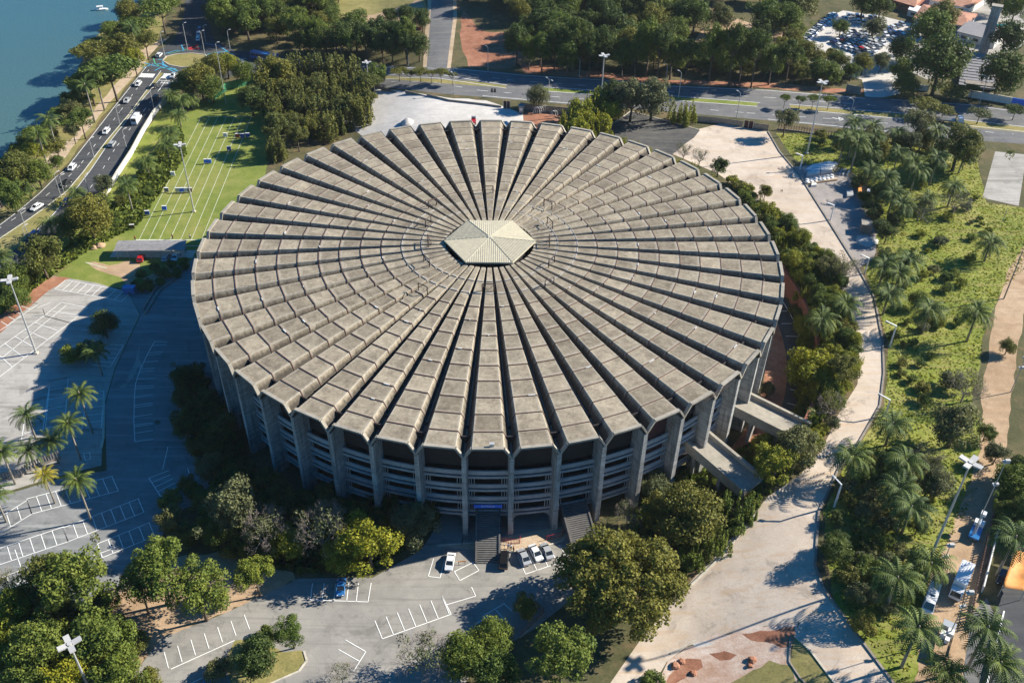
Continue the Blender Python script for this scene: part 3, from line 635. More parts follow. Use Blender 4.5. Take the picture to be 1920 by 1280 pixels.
# haunched arch at the foot of each bay
hm=MB()
for s in (-1,1):
    pr=[]; 
    for k in range(9):
        t=k/8*PI/2; pr.append((s*(hw*.93-(1-math.sin(t))*.0 - .030*math.sin(t) if False else hw*(.93-.42*(1-math.cos(t)))),3.2-2.9*(1-math.sin(t))))
    for k in range(8):
        (u0,z0),(u1,z1)=pr[k],pr[k+1]
        q=[pol(r,a,z) for r in (68.7,69.05) for a,z in ((u0,z0),(u1,z1),(u1,3.3),(u0,3.3))]
        hm.hexa(q)
    q=[pol(r,a,z) for r in (68.7,69.05) for a,z in ((s*hw*.93,0),(s*hw*.93,3.3),(s*hw,3.3),(s*hw,0))]; hm.hexa(q)
hm_=hm.mesh('bay_arch',MT['pier'],fix=True)
for i in range(12,38):
    rot=-(A0+i*2*PI/NF)
    link('gallery_posts',gp_,None,stad).rotation_euler=(0,0,rot)
    if i not in (22,24): link('bay_arch',hm_,None,stad).rotation_euler=(0,0,rot)
# cap
def cap():
    RC,zc,za=11.4,RZ+1.95,RZ+3.05; C=[(RC*math.cos(R_(60*k)),RC*.985*math.sin(R_(60*k))-.1,zc) for k in range(6)]
    m=MB()
    for k in range(6): a,b=C[k],C[(k+1)%6]; m.poly([a,b,(0,0,za)])
    m2=MB()
    for k in range(6): a,b=C[k],C[(k+1)%6]; m.poly([(a[0],a[1],zc-.35),(b[0],b[1],zc-.35),b,a])
    m.poly([(c[0],c[1],zc-.36) for c in C][::-1]); o=m.build('roof_cap',MT['cap'],stad)
    s=MB()
    for k in range(6):
        a,b=Vector(C[k]),Vector(C[(k+1)%6]); ap=Vector((0,0,za))
        mid=(a+b)/2; up=(ap-mid)
        n=22
        for i in range(1,n):
            t=i/n; p=a+(b-a)*t; f=1-abs(2*t-1); e=p+up*f*.985
            d=(e-p)
            if d.length<.3: continue
            s.tube([p+Vector((0,0,.03)),e+Vector((0,0,.03))],.045,4,False)
    s.build('standing_seams',MT['seam'],o)
    r=MB()
    for c in C: r.tube([Vector(c)+Vector((0,0,.04)),Vector((0,0,za+.04))],.08,5)
    r.tube([(0,0,za-.3),(0,0,za+.1)],[.9,.6],6); r.build('ridge_flashing',MT['ridge'],o)
    wv=MB()
    for k in range(6):
        a,b=[Vector((c[0]*.80,c[1]*.80,0)) for c in (C[k],C[(k+1)%6])]; wv.hexa([(a.x,a.y,RZ-.6),(b.x,b.y,RZ-.6),(b.x*.97,b.y*.97,RZ-.6),(a.x*.97,a.y*.97,RZ-.6),(a.x,a.y,zc-.3),(b.x,b.y,zc-.3),(b.x*.97,b.y*.97,zc-.3),(a.x*.97,a.y*.97,zc-.3)])
    wv.build('vent_louvres',MT['dark'],o,fix=True)
cap()
# steel goal-like frames round the cap
for (x,y) in ((811,386),(803,421),(803,458),(800,495),(793,546),(1027,388),(1031,424),(1030,458),(1034,496),(1030,535),(915,545),(915,360)):
    P=U(x,y,RZ+1.3); a=math.atan2(P[0],P[1]); a=round(a/R_(30))*R_(30) if False else a
    m=MB(); w2=1.35; h=2.1
    m.tube([(-w2,0,0),(-w2,0,h)],.14,4); m.tube([(w2,0,0),(w2,0,h)],.14,4); m.tube([(-w2,0,h),(w2,0,h)],.14,4); m.tube([(-w2,0,h*.9),(-w2*.2,-.9,0)],.05,4); m.tube([(w2,0,h*.9),(w2*.2,-.9,0)],.05,4)
    o=m.build('steel_frame',MT['rust'],stad); o.location=(P[0],P[1],zt(math.hypot(P[0],P[1]))-.1); o.rotation_euler=(0,0,-a)
m=MB(); P=U(1345,740,RZ+.3); m.tube([(-3.4,0,0),(3.4,0,1.2)],.08,4); m.tube([(-3.4,.5,0),(3.4,.5,.9)],.06,4)
for k in range(5): x=-3+1.5*k; m.tube([(x,-.4,0),(x,.2,.6+x*.15)],.06,4)
o=m.build('steel_frame',MT['rust'],stad); o.location=(P[0],P[1],RZ+.1); o.rotation_euler=(0,0,.6); o['label']='collapsed rusty steel frame on the roof edge'
m=MB(); P=U(922,840,RZ+.6); m.box((0,0,.4),(.9,.6,.55)); m.box((0,0,.72),(1.0,.7,.08)); m.tube([(0,0,-.3),(0,0,.2)],.1,6); o=m.build('roof_floodlight',MT['metal'],stad); o.location=(P[0],P[1]+1,RZ+.2)
m=MB(); 
for k in range(4): m.tube([(k*.9-1.4,-.5,1.1),(k*.9-1.8,.5,0)],.05,4)
m.tube([(-1.5,-.5,1.1),(1.6,-.5,1.1)],.05,4); P=U(465,535,RZ+.6); o=m.build('steel_frame',MT['rust'],stad); o.location=(P[0],P[1],RZ-.2)
# entrance stairs, banner, portal wall
def stairs(i,r_out,wd,steps=24,ztop=4.5):
    a=A0+i*2*PI/NF; m=MB(); r_in=69.0
    for k in range(steps):
        t=k/steps; r=r_out-(r_out-r_in)*(t+.5/steps); z=ztop*(k+1)/steps; m.box((0,r,z/2),(wd,(r_out-r_in)/steps+.002*k,z))
    for s in (-1,1):
        q=[(s*(wd/2+.0),r_out,0),(s*(wd/2+.35),r_out,0),(s*(wd/2+.35),r_in,0),(s*(wd/2),r_in,0)]; q=q if s>0 else q[::-1]
        z=[.35 if abs(p[1]-r_out)<.1 else ztop+.35 for p in q]
        m.hexa([(p[0]+s*.004,p[1],-.05) for p in q]+[(p[0]+s*.004,p[1],zz) for p,zz in zip(q,z)])
    o=m.build('entrance_stairs',MT['stair'],stad); o.rotation_euler=(0,0,-a)
stairs(24,79.0,4.4); stairs(22,78.5,5.0)
def text_obj(body,size,loc,rot,mat,parent,name='lettering',sx=1.):
    cu=bpy.data.curves.new('t','FONT'); cu.body=body; cu.size=size; cu.align_x='CENTER'; cu.align_y='CENTER'; cu.extrude=.01
    o=bpy.data.objects.new('t',cu); COL.objects.link(o); dg=bpy.context.evaluated_depsgraph_get(); me=bpy.data.meshes.new_from_object(o.evaluated_get(dg)); bpy.data.objects.remove(o)
    me.materials.clear(); me.materials.append(MT[mat]); t=link(name,me,None,parent); t.location=loc; t.rotation_euler=rot; t.scale=(sx,1,1); return t
def banner(i,r,z,wd,h,words):
    a=A0+i*2*PI/NF; b=MB(); b.box((0,0,0),(wd,.08,h)); o=b.build('banner',MT['blue'],stad); x,y,_=pol(r,a,0); o.location=(x,y,z); o.rotation_euler=(0,0,-a+PI)
    for t,s,dx in words: text_obj(t,s,(dx,-.06,0),(PI/2,0,0),'white',o)
banner(24,69.3,6.35,5.9,.95,[('ENTRADA',.62,0)])
# pale blue boxes standing in for glazing glints in the front galleries
m=MB()
for i in (21,22,25,26,27,28,23):
    a=A0+(i-.25)*2*PI/NF
    for da in (0,.05): x,y,_=pol(66.5,a+da,0); m.box((x,y,9.6),(1.3,.1,1.5),-(a+da))
m.build('gallery_glint_panels',plain('pale_blue_glint',(.25,.42,.5),.5),stad)
m=MB(); a=A0+20*2*PI/NF
for i,u0,u1 in ((18,-.8,.8),(20,-.8,.8)):
    a=A0+i*2*PI/NF; q=[pol(r,a+u*hw,z) for z in (7.5,23.) for r,u in ((67.9,u0),(67.9,u1),(68.2,u1),(68.2,u0))]; m.hexa(q)
m.build('portal_wall',MT['maroon'],stad,fix=True)
a=A0+19.72*2*PI/NF; b=MB(); b.box((0,0,0),(3.2,.08,1.1)); o=b.build('banner',MT['blue'],stad); x,y,_=pol(68.45,a,0); o.location=(x,y,14.6); o.rotation_euler=(0,0,-a+PI); text_obj('PORTARIA',.62,(0,-.06,0),(PI/2,0,0),'white',o)
# ochre panels on the sunlit piers
for i in (17,18,19):
    a=A0+(i+.5)*2*PI/NF; m=MB(); x,y,_=pol(69.6,a,0); m.box((0,0,0),(.96,3.3,2.6)); o=m.build('ochre_panel',MT['ochre'],stad); o.location=(x,y,12.2); o.rotation_euler=(0,0,-a)
# access ramps over the moat
def ramp_thing(i0px,i1px,wd,label,z0=9.6,z1=6.3,rin=66.5,wt=.7,hp=1.1):
    A=U(*i0px,z0)[:2]; B=U(*i1px,z1)[:2]; d=B-A; Lr=np.linalg.norm(d); d/=Lr; n=np.array([-d[1],d[0]])
    A=A-d*2.5; o=empty('access_ramp',(A[0],A[1],0),0,label,'ramp','access ramps to the stadium')
    def Q(s,t,z): p=d*s+n*t; return (p[0],p[1],z)
    L2=Lr+2.5; m=MB(); m.hexa([Q(0,-wd/2,z0-.7),Q(L2,-wd/2,z1-.7),Q(L2,wd/2,z1-.7),Q(0,wd/2,z0-.7),Q(0,-wd/2,z0),Q(L2,-wd/2,z1),Q(L2,wd/2,z1),Q(0,wd/2,z0)]); m.build('deck',MT['rimc'],o)
    for s in (-1,1):
        m=MB(); t0,t1=(wd/2+.003,wd/2+wt) if s>0 else (-wd/2-wt,-wd/2-.003)
        m.hexa([Q(0,t0,z0-1.6),Q(L2,t0,z1-1.6),Q(L2,t1,z1-1.6),Q(0,t1,z0-1.6),Q(0,t0,z0+hp),Q(L2,t0,z1+hp),Q(L2,t1,z1+hp),Q(0,t1,z0+hp)]); m.build('parapet',MT['rimc'],o)
    m=MB()
    for f in (.32,.66):
        p=Q(L2*f,0,0); zz=z0+(z1-z0)*f-.9; m.box((p[0],p[1],zz/2),(.8,wd*.8,zz),math.atan2(d[1],d[0]))
    m.build('support_wall',MT['pier'],o); return o,d,n,Q,L2
ra,d_,n_,Q_,L2=ramp_thing((1290,806),(1412,912),5.4,'concrete access ramp in full sun nearest the front of the stadium')
text_m=MB()
rg=random.Random(2)
for k in range(7):
    c=Q_(5.2+.25*k,-1.6+.45*k,0); z=9.6-3.3*(5.2+.25*k)/L2+.03
    for q in range(3):
        a=rg.uniform(0,PI); text_m.tube([(c[0]-.35*math.cos(a),c[1]-.35*math.sin(a),z),(c[0]+.35*math.cos(a),c[1]+.35*math.sin(a),z)],.04,4)
text_m.build('debris_scraps',MT['rust'],ra)
ramp_thing((1392,752),(1512,815),5.6,'concrete access ramp on the right behind the first one, half in shade')
# retaining wall round the moat
m=MB()
A=[math.radians(d) for d in np.arange(-55,64,2.)]
rings=[]
for a in A:
    c,s=math.cos(a),math.sin(a); zt_=max(.3,zf(85*c,85*s)); rings.append([(r*c,r*s,z) for r,z in ((83.85,0),(84.9,0),(84.9,zt_+.35),(83.85,zt_+.35))])
m.loft(rings); tag(m.build('retaining_wall',MT['brick'],fix=True),'long curved brown retaining wall holding back the bank right of the stadium','wall')
#@@OBJECTS
hz=MB(); hz.box((0,0,84),(7400,7400,170)); hm_t=bpy.data.materials.new('haze'); hm_t.use_nodes=True; hn=hm_t.node_tree; hn.nodes.clear()
ho=hn.nodes.new('ShaderNodeOutputMaterial'); hv=hn.nodes.new('ShaderNodeVolumePrincipled'); hv.inputs['Color'].default_value=(.86,.92,1,1); hv.inputs['Density'].default_value=.00004; hv.inputs['Anisotropy'].default_value=.2; hn.links.new(hv.outputs[0],ho.inputs['Volume'])
tag(hz.build('haze',hm_t),kind='stuff'); sc.cycles.volume_bounces=0
# ------------------------------------------------------------------ vegetation prototypes
def leafcloud(rng,clumps,n,size,up=.35,spread=1.,flat=0):
    c=np.array([k[0] for k in clumps]); r=np.array([k[1] for k in clumps],float).reshape(len(clumps),-1)
    if r.shape[1]==1: r=np.repeat(r,3,1)
    p=(r.mean(1)**2); idx=rng.choice(len(c),n,p=p/p.sum())
    d=rng.normal(size=(n,3)); d[:,2]+=up; d/=np.linalg.norm(d,axis=1)[:,None]
    pos=c[idx]+d*r[idx]*(.62+.45*rng.random((n,1)))*spread
    nn=d*.7+rng.normal(size=(n,3))*.55+np.array([0,0,.35]); nn/=np.linalg.norm(nn,axis=1)[:,None]
    t=np.cross(nn,rng.normal(size=(n,3))); t/=np.linalg.norm(t,axis=1)[:,None]; b=np.cross(nn,t)
    s=size*(.55+.8*rng.random((n,1))); a=s*.5; bb=s*.5*(.5+.4*rng.random((n,1)))
    return np.stack([pos-t*a,pos-b*bb,pos+t*a,pos+b*bb],1)
def ell_clumps(rng,n,rx,rz,cr,fill=.3,cz=0,low=-.35):
    out=[]
    for i in range(n):
        while True:
            d=rng.normal(size=3); d/=np.linalg.norm(d)
            if d[2]>low: break
        k=.55+.3*rng.random() if rng.random()>fill else .5*rng.random()
        out.append(((d[0]*rx*k,d[1]*rx*k,cz+d[2]*rz*k),cr*(.7+.6*rng.random())))
    return out
def trunk_mesh(rng,name,h,r,spread,crown_h,limbs=5,m='bark',k=6):
    mb=MB(); bend=rng.normal(size=2)*.04*h
    pts=[(0,0,-.3),(bend[0]*.3,bend[1]*.3,h*.4),(bend[0],bend[1],h)]; mb.tube(pts,[r*1.25,r*.95,r*.7],k)
    for i in range(limbs):
        a=2*PI*i/limbs+rng.random(); e=(bend[0]+math.cos(a)*spread*.75,bend[1]+math.sin(a)*spread*.75,h+crown_h*(.25+.5*rng.random()))
        md=(bend[0]+math.cos(a)*spread*.3,bend[1]+math.sin(a)*spread*.3,h+crown_h*.2)
        mb.tube([(bend[0],bend[1],h*.93),md,e],[r*.5,r*.34,r*.12],5)
        for q in range(2):
            b=a+rng.normal()*.8; mb.tube([md,(md[0]+math.cos(b)*spread*.4,md[1]+math.sin(b)*spread*.4,md[2]+crown_h*.45)],[r*.25,r*.08],4)
    return mb.mesh(name,MT[m],True)
def branch(mb,rng,p,d,l,r,dep,up=.15):
    e=[p[i]+d[i]*l for i in range(3)]; mb.tube([p,e],[r,r*.65],3 if dep<3 else 5,False)
    if dep==0: return
    for _ in range(3):
        nd=np.array(d)+rng.normal(size=3)*.55; nd[2]+=up; nd/=np.linalg.norm(nd); branch(mb,rng,e,nd,l*(.62+.2*rng.random()),r*.6,dep-1,up)
PROTO={}
def mk(kind,crown,trunk,R,H): PROTO[kind]=PROTO.get(kind,[])+[(crown,trunk,R,H)]
# every prototype: crown centred on the origin's axis at height H with radius R
for v in range(4):
    rg=np.random.default_rng(10+v)
    cl=ell_clumps(rg,46,5,4.1,1.35+.1*v,.25,5.7,-.8)+[((rg.normal()*2.6,rg.normal()*2.6,5.2+rg.random()*3.2),1.0+.4*rg.random()) for _ in range(8)]; mk('round',quads('crown',leafcloud(rg,cl,8500,.42)),trunk_mesh(rg,'trunk',3.4,.32,3.4,3.5),5,5.7)
    cl=ell_clumps(rg,38,5,3.6,1.15,.3,7.4); mk('light',quads('crown',leafcloud(rg,cl,6800,.37)),trunk_mesh(rg,'trunk',4.8,.24,3.4,3.6,6),5,7.4)
for v in range(2):
    rg=np.random.default_rng(30+v)
    cl=[(c,(r*1.25,r*1.25,r*.5)) for c,r in ell_clumps(rg,34,5.2,1.5,1.3,.3,6.6,-.1)]; mk('flat',quads('crown',leafcloud(rg,cl,3200,.5)),trunk_mesh(rg,'trunk',4.2,.22,4.2,2.4,7),5,6.6)
    cl=[]
    for i in range(26):
        a=rg.random()*2*PI; q=math.sqrt(rg.random())*3.4; h=7+3*rg.random()-q*.9
        for k in range(6):
            t=k/5; cl.append(((q*math.cos(a)+rg.normal()*.15,q*math.sin(a)+rg.normal()*.15,1.2+h*t),(.75-.5*t+.15*rg.random(),)*2+(1.0,)))
    mk('cedar',quads('crown',leafcloud(rg,cl,5200,.5,.5)),trunk_mesh(rg,'trunk',3.5,.25,2.6,5,6),4.2,5.5)
    cl=[]
    for i in range(30):
        a=rg.random()*2*PI; q=math.sqrt(rg.random())*3.6; h=3.2+2.6*rg.random()-q*.45
        for k in range(5):
            t=k/4; cl.append(((q*math.cos(a),q*math.sin(a),.5+h*t),(.62-.42*t,)*2+(.75,)))
    mk('plume',quads('crown',leafcloud(rg,cl,4200,.36,.6)),trunk_mesh(rg,'trunk',1.5,.15,2.2,2.5,6),4,3)
    cl=ell_clumps(rg,30,3,2.2,.85,.3,1.5,-.1); mk('bush',quads('crown',leafcloud(rg,cl,3200,.35)),trunk_mesh(rg,'trunk',.7,.12,1.8,1.8,5),3,1.6)
    cl=ell_clumps(rg,170,12.8,8.3,1.75,.2,8.2,-.55); mk('big',quads('crown',leafcloud(rg,cl,34000,.55)),trunk_mesh(rg,'trunk',5,.8,9,8,9),12.5,8.5)
for v in range(3):
    rg=np.random.default_rng(50+v); mb=MB(); mb.tube([(0,0,-.3),(0,0,2.2)],[.22,.17],6)
    for i in range(6):
        a=i*PI/3+rg.random()*.5; d=np.array([math.cos(a)*.75,math.sin(a)*.75,.75]); d/=np.linalg.norm(d); branch(mb,rg,(0,0,2.1),d,1.9,.11,5,.12)
    cl=ell_clumps(rg,26,4.2,3.4,1.0,.3,5)
    mk('bare',quads('crown',leafcloud(rg,cl,900,.3)),mb.mesh('branches',MT['twig'],False),4.6,5)
def frond(rg,az,el,L,droop,wl,n=13):
    out=[]; pts=[]; p=np.array([0.,0,0]); e=el
    for i in range(n+1):
        pts.append(p.copy()); d=np.array([math.cos(az)*math.cos(e),math.sin(az)*math.cos(e),math.sin(e)]); p=p+d*L/n; e-=droop/n*(0.6+.9*i/n)
    sd=np.array([-math.sin(az),math.cos(az),0])
    for i in range(n):
        a,b=pts[i],pts[i+1]; t=i/n; w_=wl*(.35+1.1*t if t<.4 else .8*(1-t)+.32)*(.85+.3*rg.random())
        out.append([a-sd*.04,b-sd*.04,b+sd*.04,a+sd*.04])
        for s in (-1,1):
            tip=a*.3+b*.7+sd*s*w_+np.array([0,0,-w_*.45])+(b-a)*.9; out.append([a,a*.25+b*.75,tip,tip*.999+(a-b)*.12])
    return out
def palm(v,trunk_h,r,nf,L,droop,el0,kind,wl):
    rg=np.random.default_rng(70+v); q=[]
    for i in range(nf):
        el=el0-1.25*(i/nf)+rg.normal()*.12; q+=frond(rg,i*2.399+rg.random()*.3,el,L*(.85+.3*rg.random()),droop,wl)
    for i in range(5): q+=frond(rg,i*1.3+rg.random(),-1.05+.2*rg.random(),L*.6,.3,wl*.45)
    V=np.array(q); V[:,:,2]+=trunk_h
    mb=MB(); mb.tube([(0,0,-.3),(0.05,0,trunk_h*.5),(0,0,trunk_h),(0,0,trunk_h+.6)],[r*1.3,r,r*.85,r*.5],8)
    mk(kind,quads('crown',V),mb.mesh('trunk',MT['barkp'],True),L*.8,trunk_h)
for v in range(3): palm(v,6.,.2,30,3.9,1.9,1.15,'palm',.95)
for v in range(3): palm(10+v,6.,.2,30,3.7,1.7,1.25,'stiff',.8)
for v in range(2): palm(20+v,10.,.22,22,3.6,1.7,1.1,'tallpalm',.75)
LEAFMAT={'bam':'Lbam','dark':'Ldark','mid':'Lmid','yel':'Lyel','bri':'Lbri','oli':'Loli','gry':'Lgry','ced':'Lced','pal':'Lpal','pay':'Lpay'}
TR=random.Random(77); CNT=[0]
KNAME={'round':'leafy_tree','light':'airy_tree','flat':'spreading_tree','cedar':'feathery_tree','plume':'upright_shrub','bush':'shrub','big':'giant_tree','bare':'bare_tree','palm':'palm_tree','stiff':'palm_tree','tallpalm':'palm_tree'}
KCAT={'plume':'shrub','bush':'shrub','palm':'palm tree','stiff':'palm tree','tallpalm':'palm tree'}
def plant(kind,P,R,col,label,group=None,H=None,sink=0):
    """P ground point, R crown radius in m, H height of the crown's middle (palms: top of the trunk)"""
    c,t,R0,H0=TR.choice(PROTO[kind]); s=R/R0; hz=(H/H0) if H else s
    nm_=KNAME[kind]
    if kind=='round' and 'small' in label: nm_='small_tree'
    if kind=='round' and ('wood' in label or 'bank' in label or 'hillside' in label): nm_='woodland_tree'
    root=empty(nm_,(P[0],P[1],P[2]-sink),TR.uniform(0,2*PI),label,KCAT.get(kind,'tree'),group)
    pal=kind in('palm','stiff','tallpalm')
    tm=link('branches' if kind=='bare' else 'trunk',t,None,root)
    if kind=='big': tm.scale=(s,s,hz)
    elif pal: tm.scale=(max(.8,s*.9),max(.8,s*.9),hz)
    else: tm.scale=(s,s,hz)
    cr=link('crown',c,MT[LEAFMAT[col]],root)
    if pal: cr.scale=(s,s,s); cr.location=(0,0,H0*hz-H0*s)
    else:
        zs=(s+hz)/2 if H else s; cr.scale=(s,s,zs); cr.location=(0,0,H0*hz-H0*zs)
    return root
def mpp(px,py,z=0): # metres per pixel
    P=U(px,py,z); return proj(P)[2]/F
def T(kind,cx,cy,rpx,col,label,group=None,hr=None):
    """tree from the pixel of its crown's middle and its pixel radius"""
    R=rpx*mpp(cx,cy,5); c,t,R0,H0=PROTO[kind][0]; H=(hr if hr is not None else H0/R0*R)
    for _ in range(8): P=G(cx,cy,H)
    return plant(kind,P,R,col,label,group,H)
def PB(kind,bx,by,tx,ty,col,label,group=None,Rm=3.2):
    """palm from base pixel and crown pixel"""
    B,h=pole_h((bx,by),(tx,ty)); return plant(kind,B,Rm,col,label,group,h)
def inpoly(x,y,P):
    r=False;j=len(P)-1
    for i in range(len(P)):
        if (P[i][1]>y)!=(P[j][1]>y) and x<(P[j][0]-P[i][0])*(y-P[i][1])/(P[j][1]-P[i][1])+P[i][0]: r=not r
        j=i
    return r
def ORD(n): return str(n)+('th' if 10<n%100<14 else {1:'st',2:'nd',3:'rd'}.get(n%10,'th'))
def scatter(px,n,kinds,R,label,group,mind=.75,seed=0,hscale=1.,cat=None):
    rg=random.Random(seed); P=[G(*p)[:2] for p in px]; xs=[p[0] for p in P]; ys=[p[1] for p in P]; put=[]; tries=0
    while len(put)<n and tries<n*60:
        tries+=1; x=rg.uniform(min(xs),max(xs)); y=rg.uniform(min(ys),max(ys))
        if not inpoly(x,y,P): continue
        r=rg.uniform(*R)
        if any((x-a)**2+(y-b)**2<(mind*(r+q))**2 for a,b,q in put): continue
        put.append((x,y,r))
    items=[(proj((x,y,0))[:2],x,y,r)+rg.choice(kinds) for x,y,r in put]
    nd=1 if len(items)<12 else (2 if len(items)<30 else 3); done=set()
    items.sort(key=lambda q:q[0][1]); rows=['back','front'] if nd==2 else ['back','middle','front']
    lab={}
    for kk in sorted(set((q[4] if isinstance(label,dict) else '') for q in items)):
        sub=[q for q in items if not isinstance(label,dict) or q[4]==kk]
        for j in range(nd):
            row=sorted(sub[len(sub)*j//nd:len(sub)*(j+1)//nd],key=lambda q:q[0][0])
            for n_,q in enumerate(row): lab[id(q)]='%s, %s from left%s'%(label[kk] if isinstance(label,dict) else label,ORD(n_+1),'' if nd==1 else ', %s row'%rows[j])
    for q in items:
        _,x,y,r,k,c=q; c0=PROTO[k][0]; plant(k,(x,y,zf(x,y)),r,c,lab[id(q)],(group[k] if isinstance(group,dict) else group),c0[3]/c0[2]*r*hscale*rg.uniform(.85,1.2))
    return put
# front and lower left
T('big',1165,1085,128,'oli','giant olive green tree towering between the front car park and the service road')
T('round',90,1085,52,'oli','olive round tree behind the bright one at lower left')
T('light',148,1090,72,'bri','bright airy tree at lower left with the slat fence showing beside it')
T('light',300,1065,70,'bri','large pine like tree with bare trunks at lower left, taller of the joined pair')
T('light',372,1110,62,'bri','pine like tree leaning over the parking bays at lower left',hr=8.5)
T('light',262,1100,45,'mid','small pine like tree at the left flank of the joined pair',hr=8)
T('light',478,1078,42,'bri','slim bright tree beside the slat fence above the sunny verge')
T('round',190,1195,62,'mid','olive tree around which the lower left light mast rises')
T('round',75,1215,62,'bri','broad bright green tree in the bottom left corner')
T('round',-5,1200,48,'yel','yellow green tree cut by the lower left edge of the picture')
T('round',20,1140,42,'yel','yellowish tree above the bottom left corner, below the sunny bays')
T('bare',5,1090,38,'oli','greyish half bare tree at the left edge beside the sunny parking bays')
T('round',225,1260,55,'mid','green tree at the bottom edge right of the light mast')
T('round',120,1270,50,'yel','low yellowish tree at the bottom edge left of the light mast')
T('round',40,1290,50,'mid','green tree in the very bottom left of the picture')
T('round',320,972,32,'gry','pale green tree standing in the edge of the stadium shadow')
T('round',435,945,48,'gry','sunlit grey green tree in front of the shaded left piers',hr=10)
T('bare',497,985,50,'gry','grey leafless tree, left of the two beside the front bushes',hr=9)
T('bare',600,985,56,'gry','grey leafless tree, right of the two beside the front bushes',hr=9.5)
T('round',535,1015,40,'yel','yellow green tree between the two leafless trees')
T('round',462,1000,38,'mid','dark green tree under the leafless tree by the shaded wall')
T('round',690,1020,62,'yel','dense yellow green tree overhanging the front car park by the blue car')
T('round',640,1040,38,'yel','small yellow green tree at the left foot of the dense one')
T('round',775,985,48,'gry','grey green tree mostly in shadow beside the left stair of the front')
T('light',545,1183,36,'mid','small tree with a leaning trunk on the kerbed island at the bottom')
T('round',478,1232,44,'dark','dark round bush tree left of the kerbed island')
T('bush',412,1258,30,'gry','grey green shrub beside the blue car at the bottom')
T('bush',497,1195,26,'dark','dark shrub at the top of the kerbed island')
T('bare',640,1262,30,'gry','thin twiggy sapling at the bottom edge of the front car park',hr=3)
T('bare',790,1225,60,'gry','wide leafless tree at the bottom edge of the front car park')
T('round',872,1228,50,'mid','green tree right of the wide leafless tree at the bottom')
T('round',925,1195,42,'mid','upper of the two green trees at the bottom beneath the striped bays')
T('round',930,1265,48,'mid','lower of the two green trees at the bottom beneath the striped bays')
T('round',985,1135,28,'oli','small dark tree in the shade left of the giant tree',hr=4)
T('light',1052,1235,68,'bri','bright green tree at the bottom left of the giant tree')
T('bush',1225,1278,26,'mid','round green shrub at the bottom edge by the rubble')
T('round',1292,968,62,'oli','olive tree behind the giant tree at the foot of the front ramp')
T('round',1240,960,40,'oli','smaller olive tree pressed between the giant tree and the stadium')
T('round',1222,908,32,'gry','pale grey green tree against the right front piers')
T('bare',1178,960,30,'gry','small leafless tree at the foot of the right front piers')
T('plume',1385,950,40,'bri','bright upright shrub cluster by the end of the front ramp')
T('plume',1345,1010,36,'bri','bright upright shrub cluster lower along the kerb below the front ramp')
T('plume',1310,1040,30,'mid','green upright shrub cluster at the right flank of the giant tree')
T('round',1455,868,42,'yel','brilliant yellow green tree between the two access ramps')
T('round',1500,838,42,'gry','grey green tree at the outer end of the rear access ramp')
T('round',1428,838,26,'yel','small yellow tree tucked between the two ramps')
T('round',1520,695,52,'yel','large yellow green tree right of the curved retaining wall')
T('light',1582,690,34,'oli','sparse olive tree leaning over the service road')
T('bare',1563,760,34,'oli','half bare tree beside the upper end of the rear ramp')
T('round',1440,728,14,'gry','small grey green tree inside the moat by the piers',hr=3)
T('light',1560,500,30,'gry','half bare tree by the bend of the service road',hr=5)
T('bare',1585,500,34,'gry','leafless tree by the bend of the service road')
# behind the stadium
T('round',1348,312,19,'dark','dark round tree standing alone at the apron edge behind the stadium')
T('bare',1283,282,19,'gry','leafless tree left of the lone dark round tree',hr=4)
T('bare',1313,292,19,'gry','leafless tree immediately left of the lone dark round tree',hr=4)
T('round',1435,360,14,'oli','small tree at the left edge of the service road',hr=3)
T('round',1010,180,22,'gry','pale round tree beside the guard booth')
T('round',1185,185,38,'gry','grey green tree crown behind the bright hedge')
T('round',1225,180,40,'gry','broad grey green tree above the dark asphalt pad')
T('round',1150,178,30,'dark','dark tree left of the broad grey green one by the avenue')
T('plume',1280,208,28,'yel','yellow green shrub mass at the right corner of the asphalt pad')
for i,(x,y,r) in enumerate([(1070,225,24),(1090,208,27),(1110,196,27),(1132,188,26),(1150,192,22),(1095,232,24),(1120,222,26),(1145,212,22),(1062,244,20),(1085,247,22),(1110,243,20),(1130,236,18)]):
    T(['plume','bush'][i%2],x,y,r,'bam','bright yellow green bamboo like clump behind the stadium, %s counted'%ORD(i+1),'bamboo like clumps behind the stadium',hr=4.5)
for i,(x,y,r) in enumerate([(1140,252,13),(1165,262,13),(1190,272,13),(1213,282,12),(1235,292,12),(1085,255,14),(1112,250,13),(1330,330,12),(1300,312,12),(1268,300,10)]):
    T('plume',x,y+4,r*1.2,'bam','low bright hedge shrub behind the rear roof edge, %s planted'%ORD(i+1),'hedge shrubs behind the roof edge',hr=2)
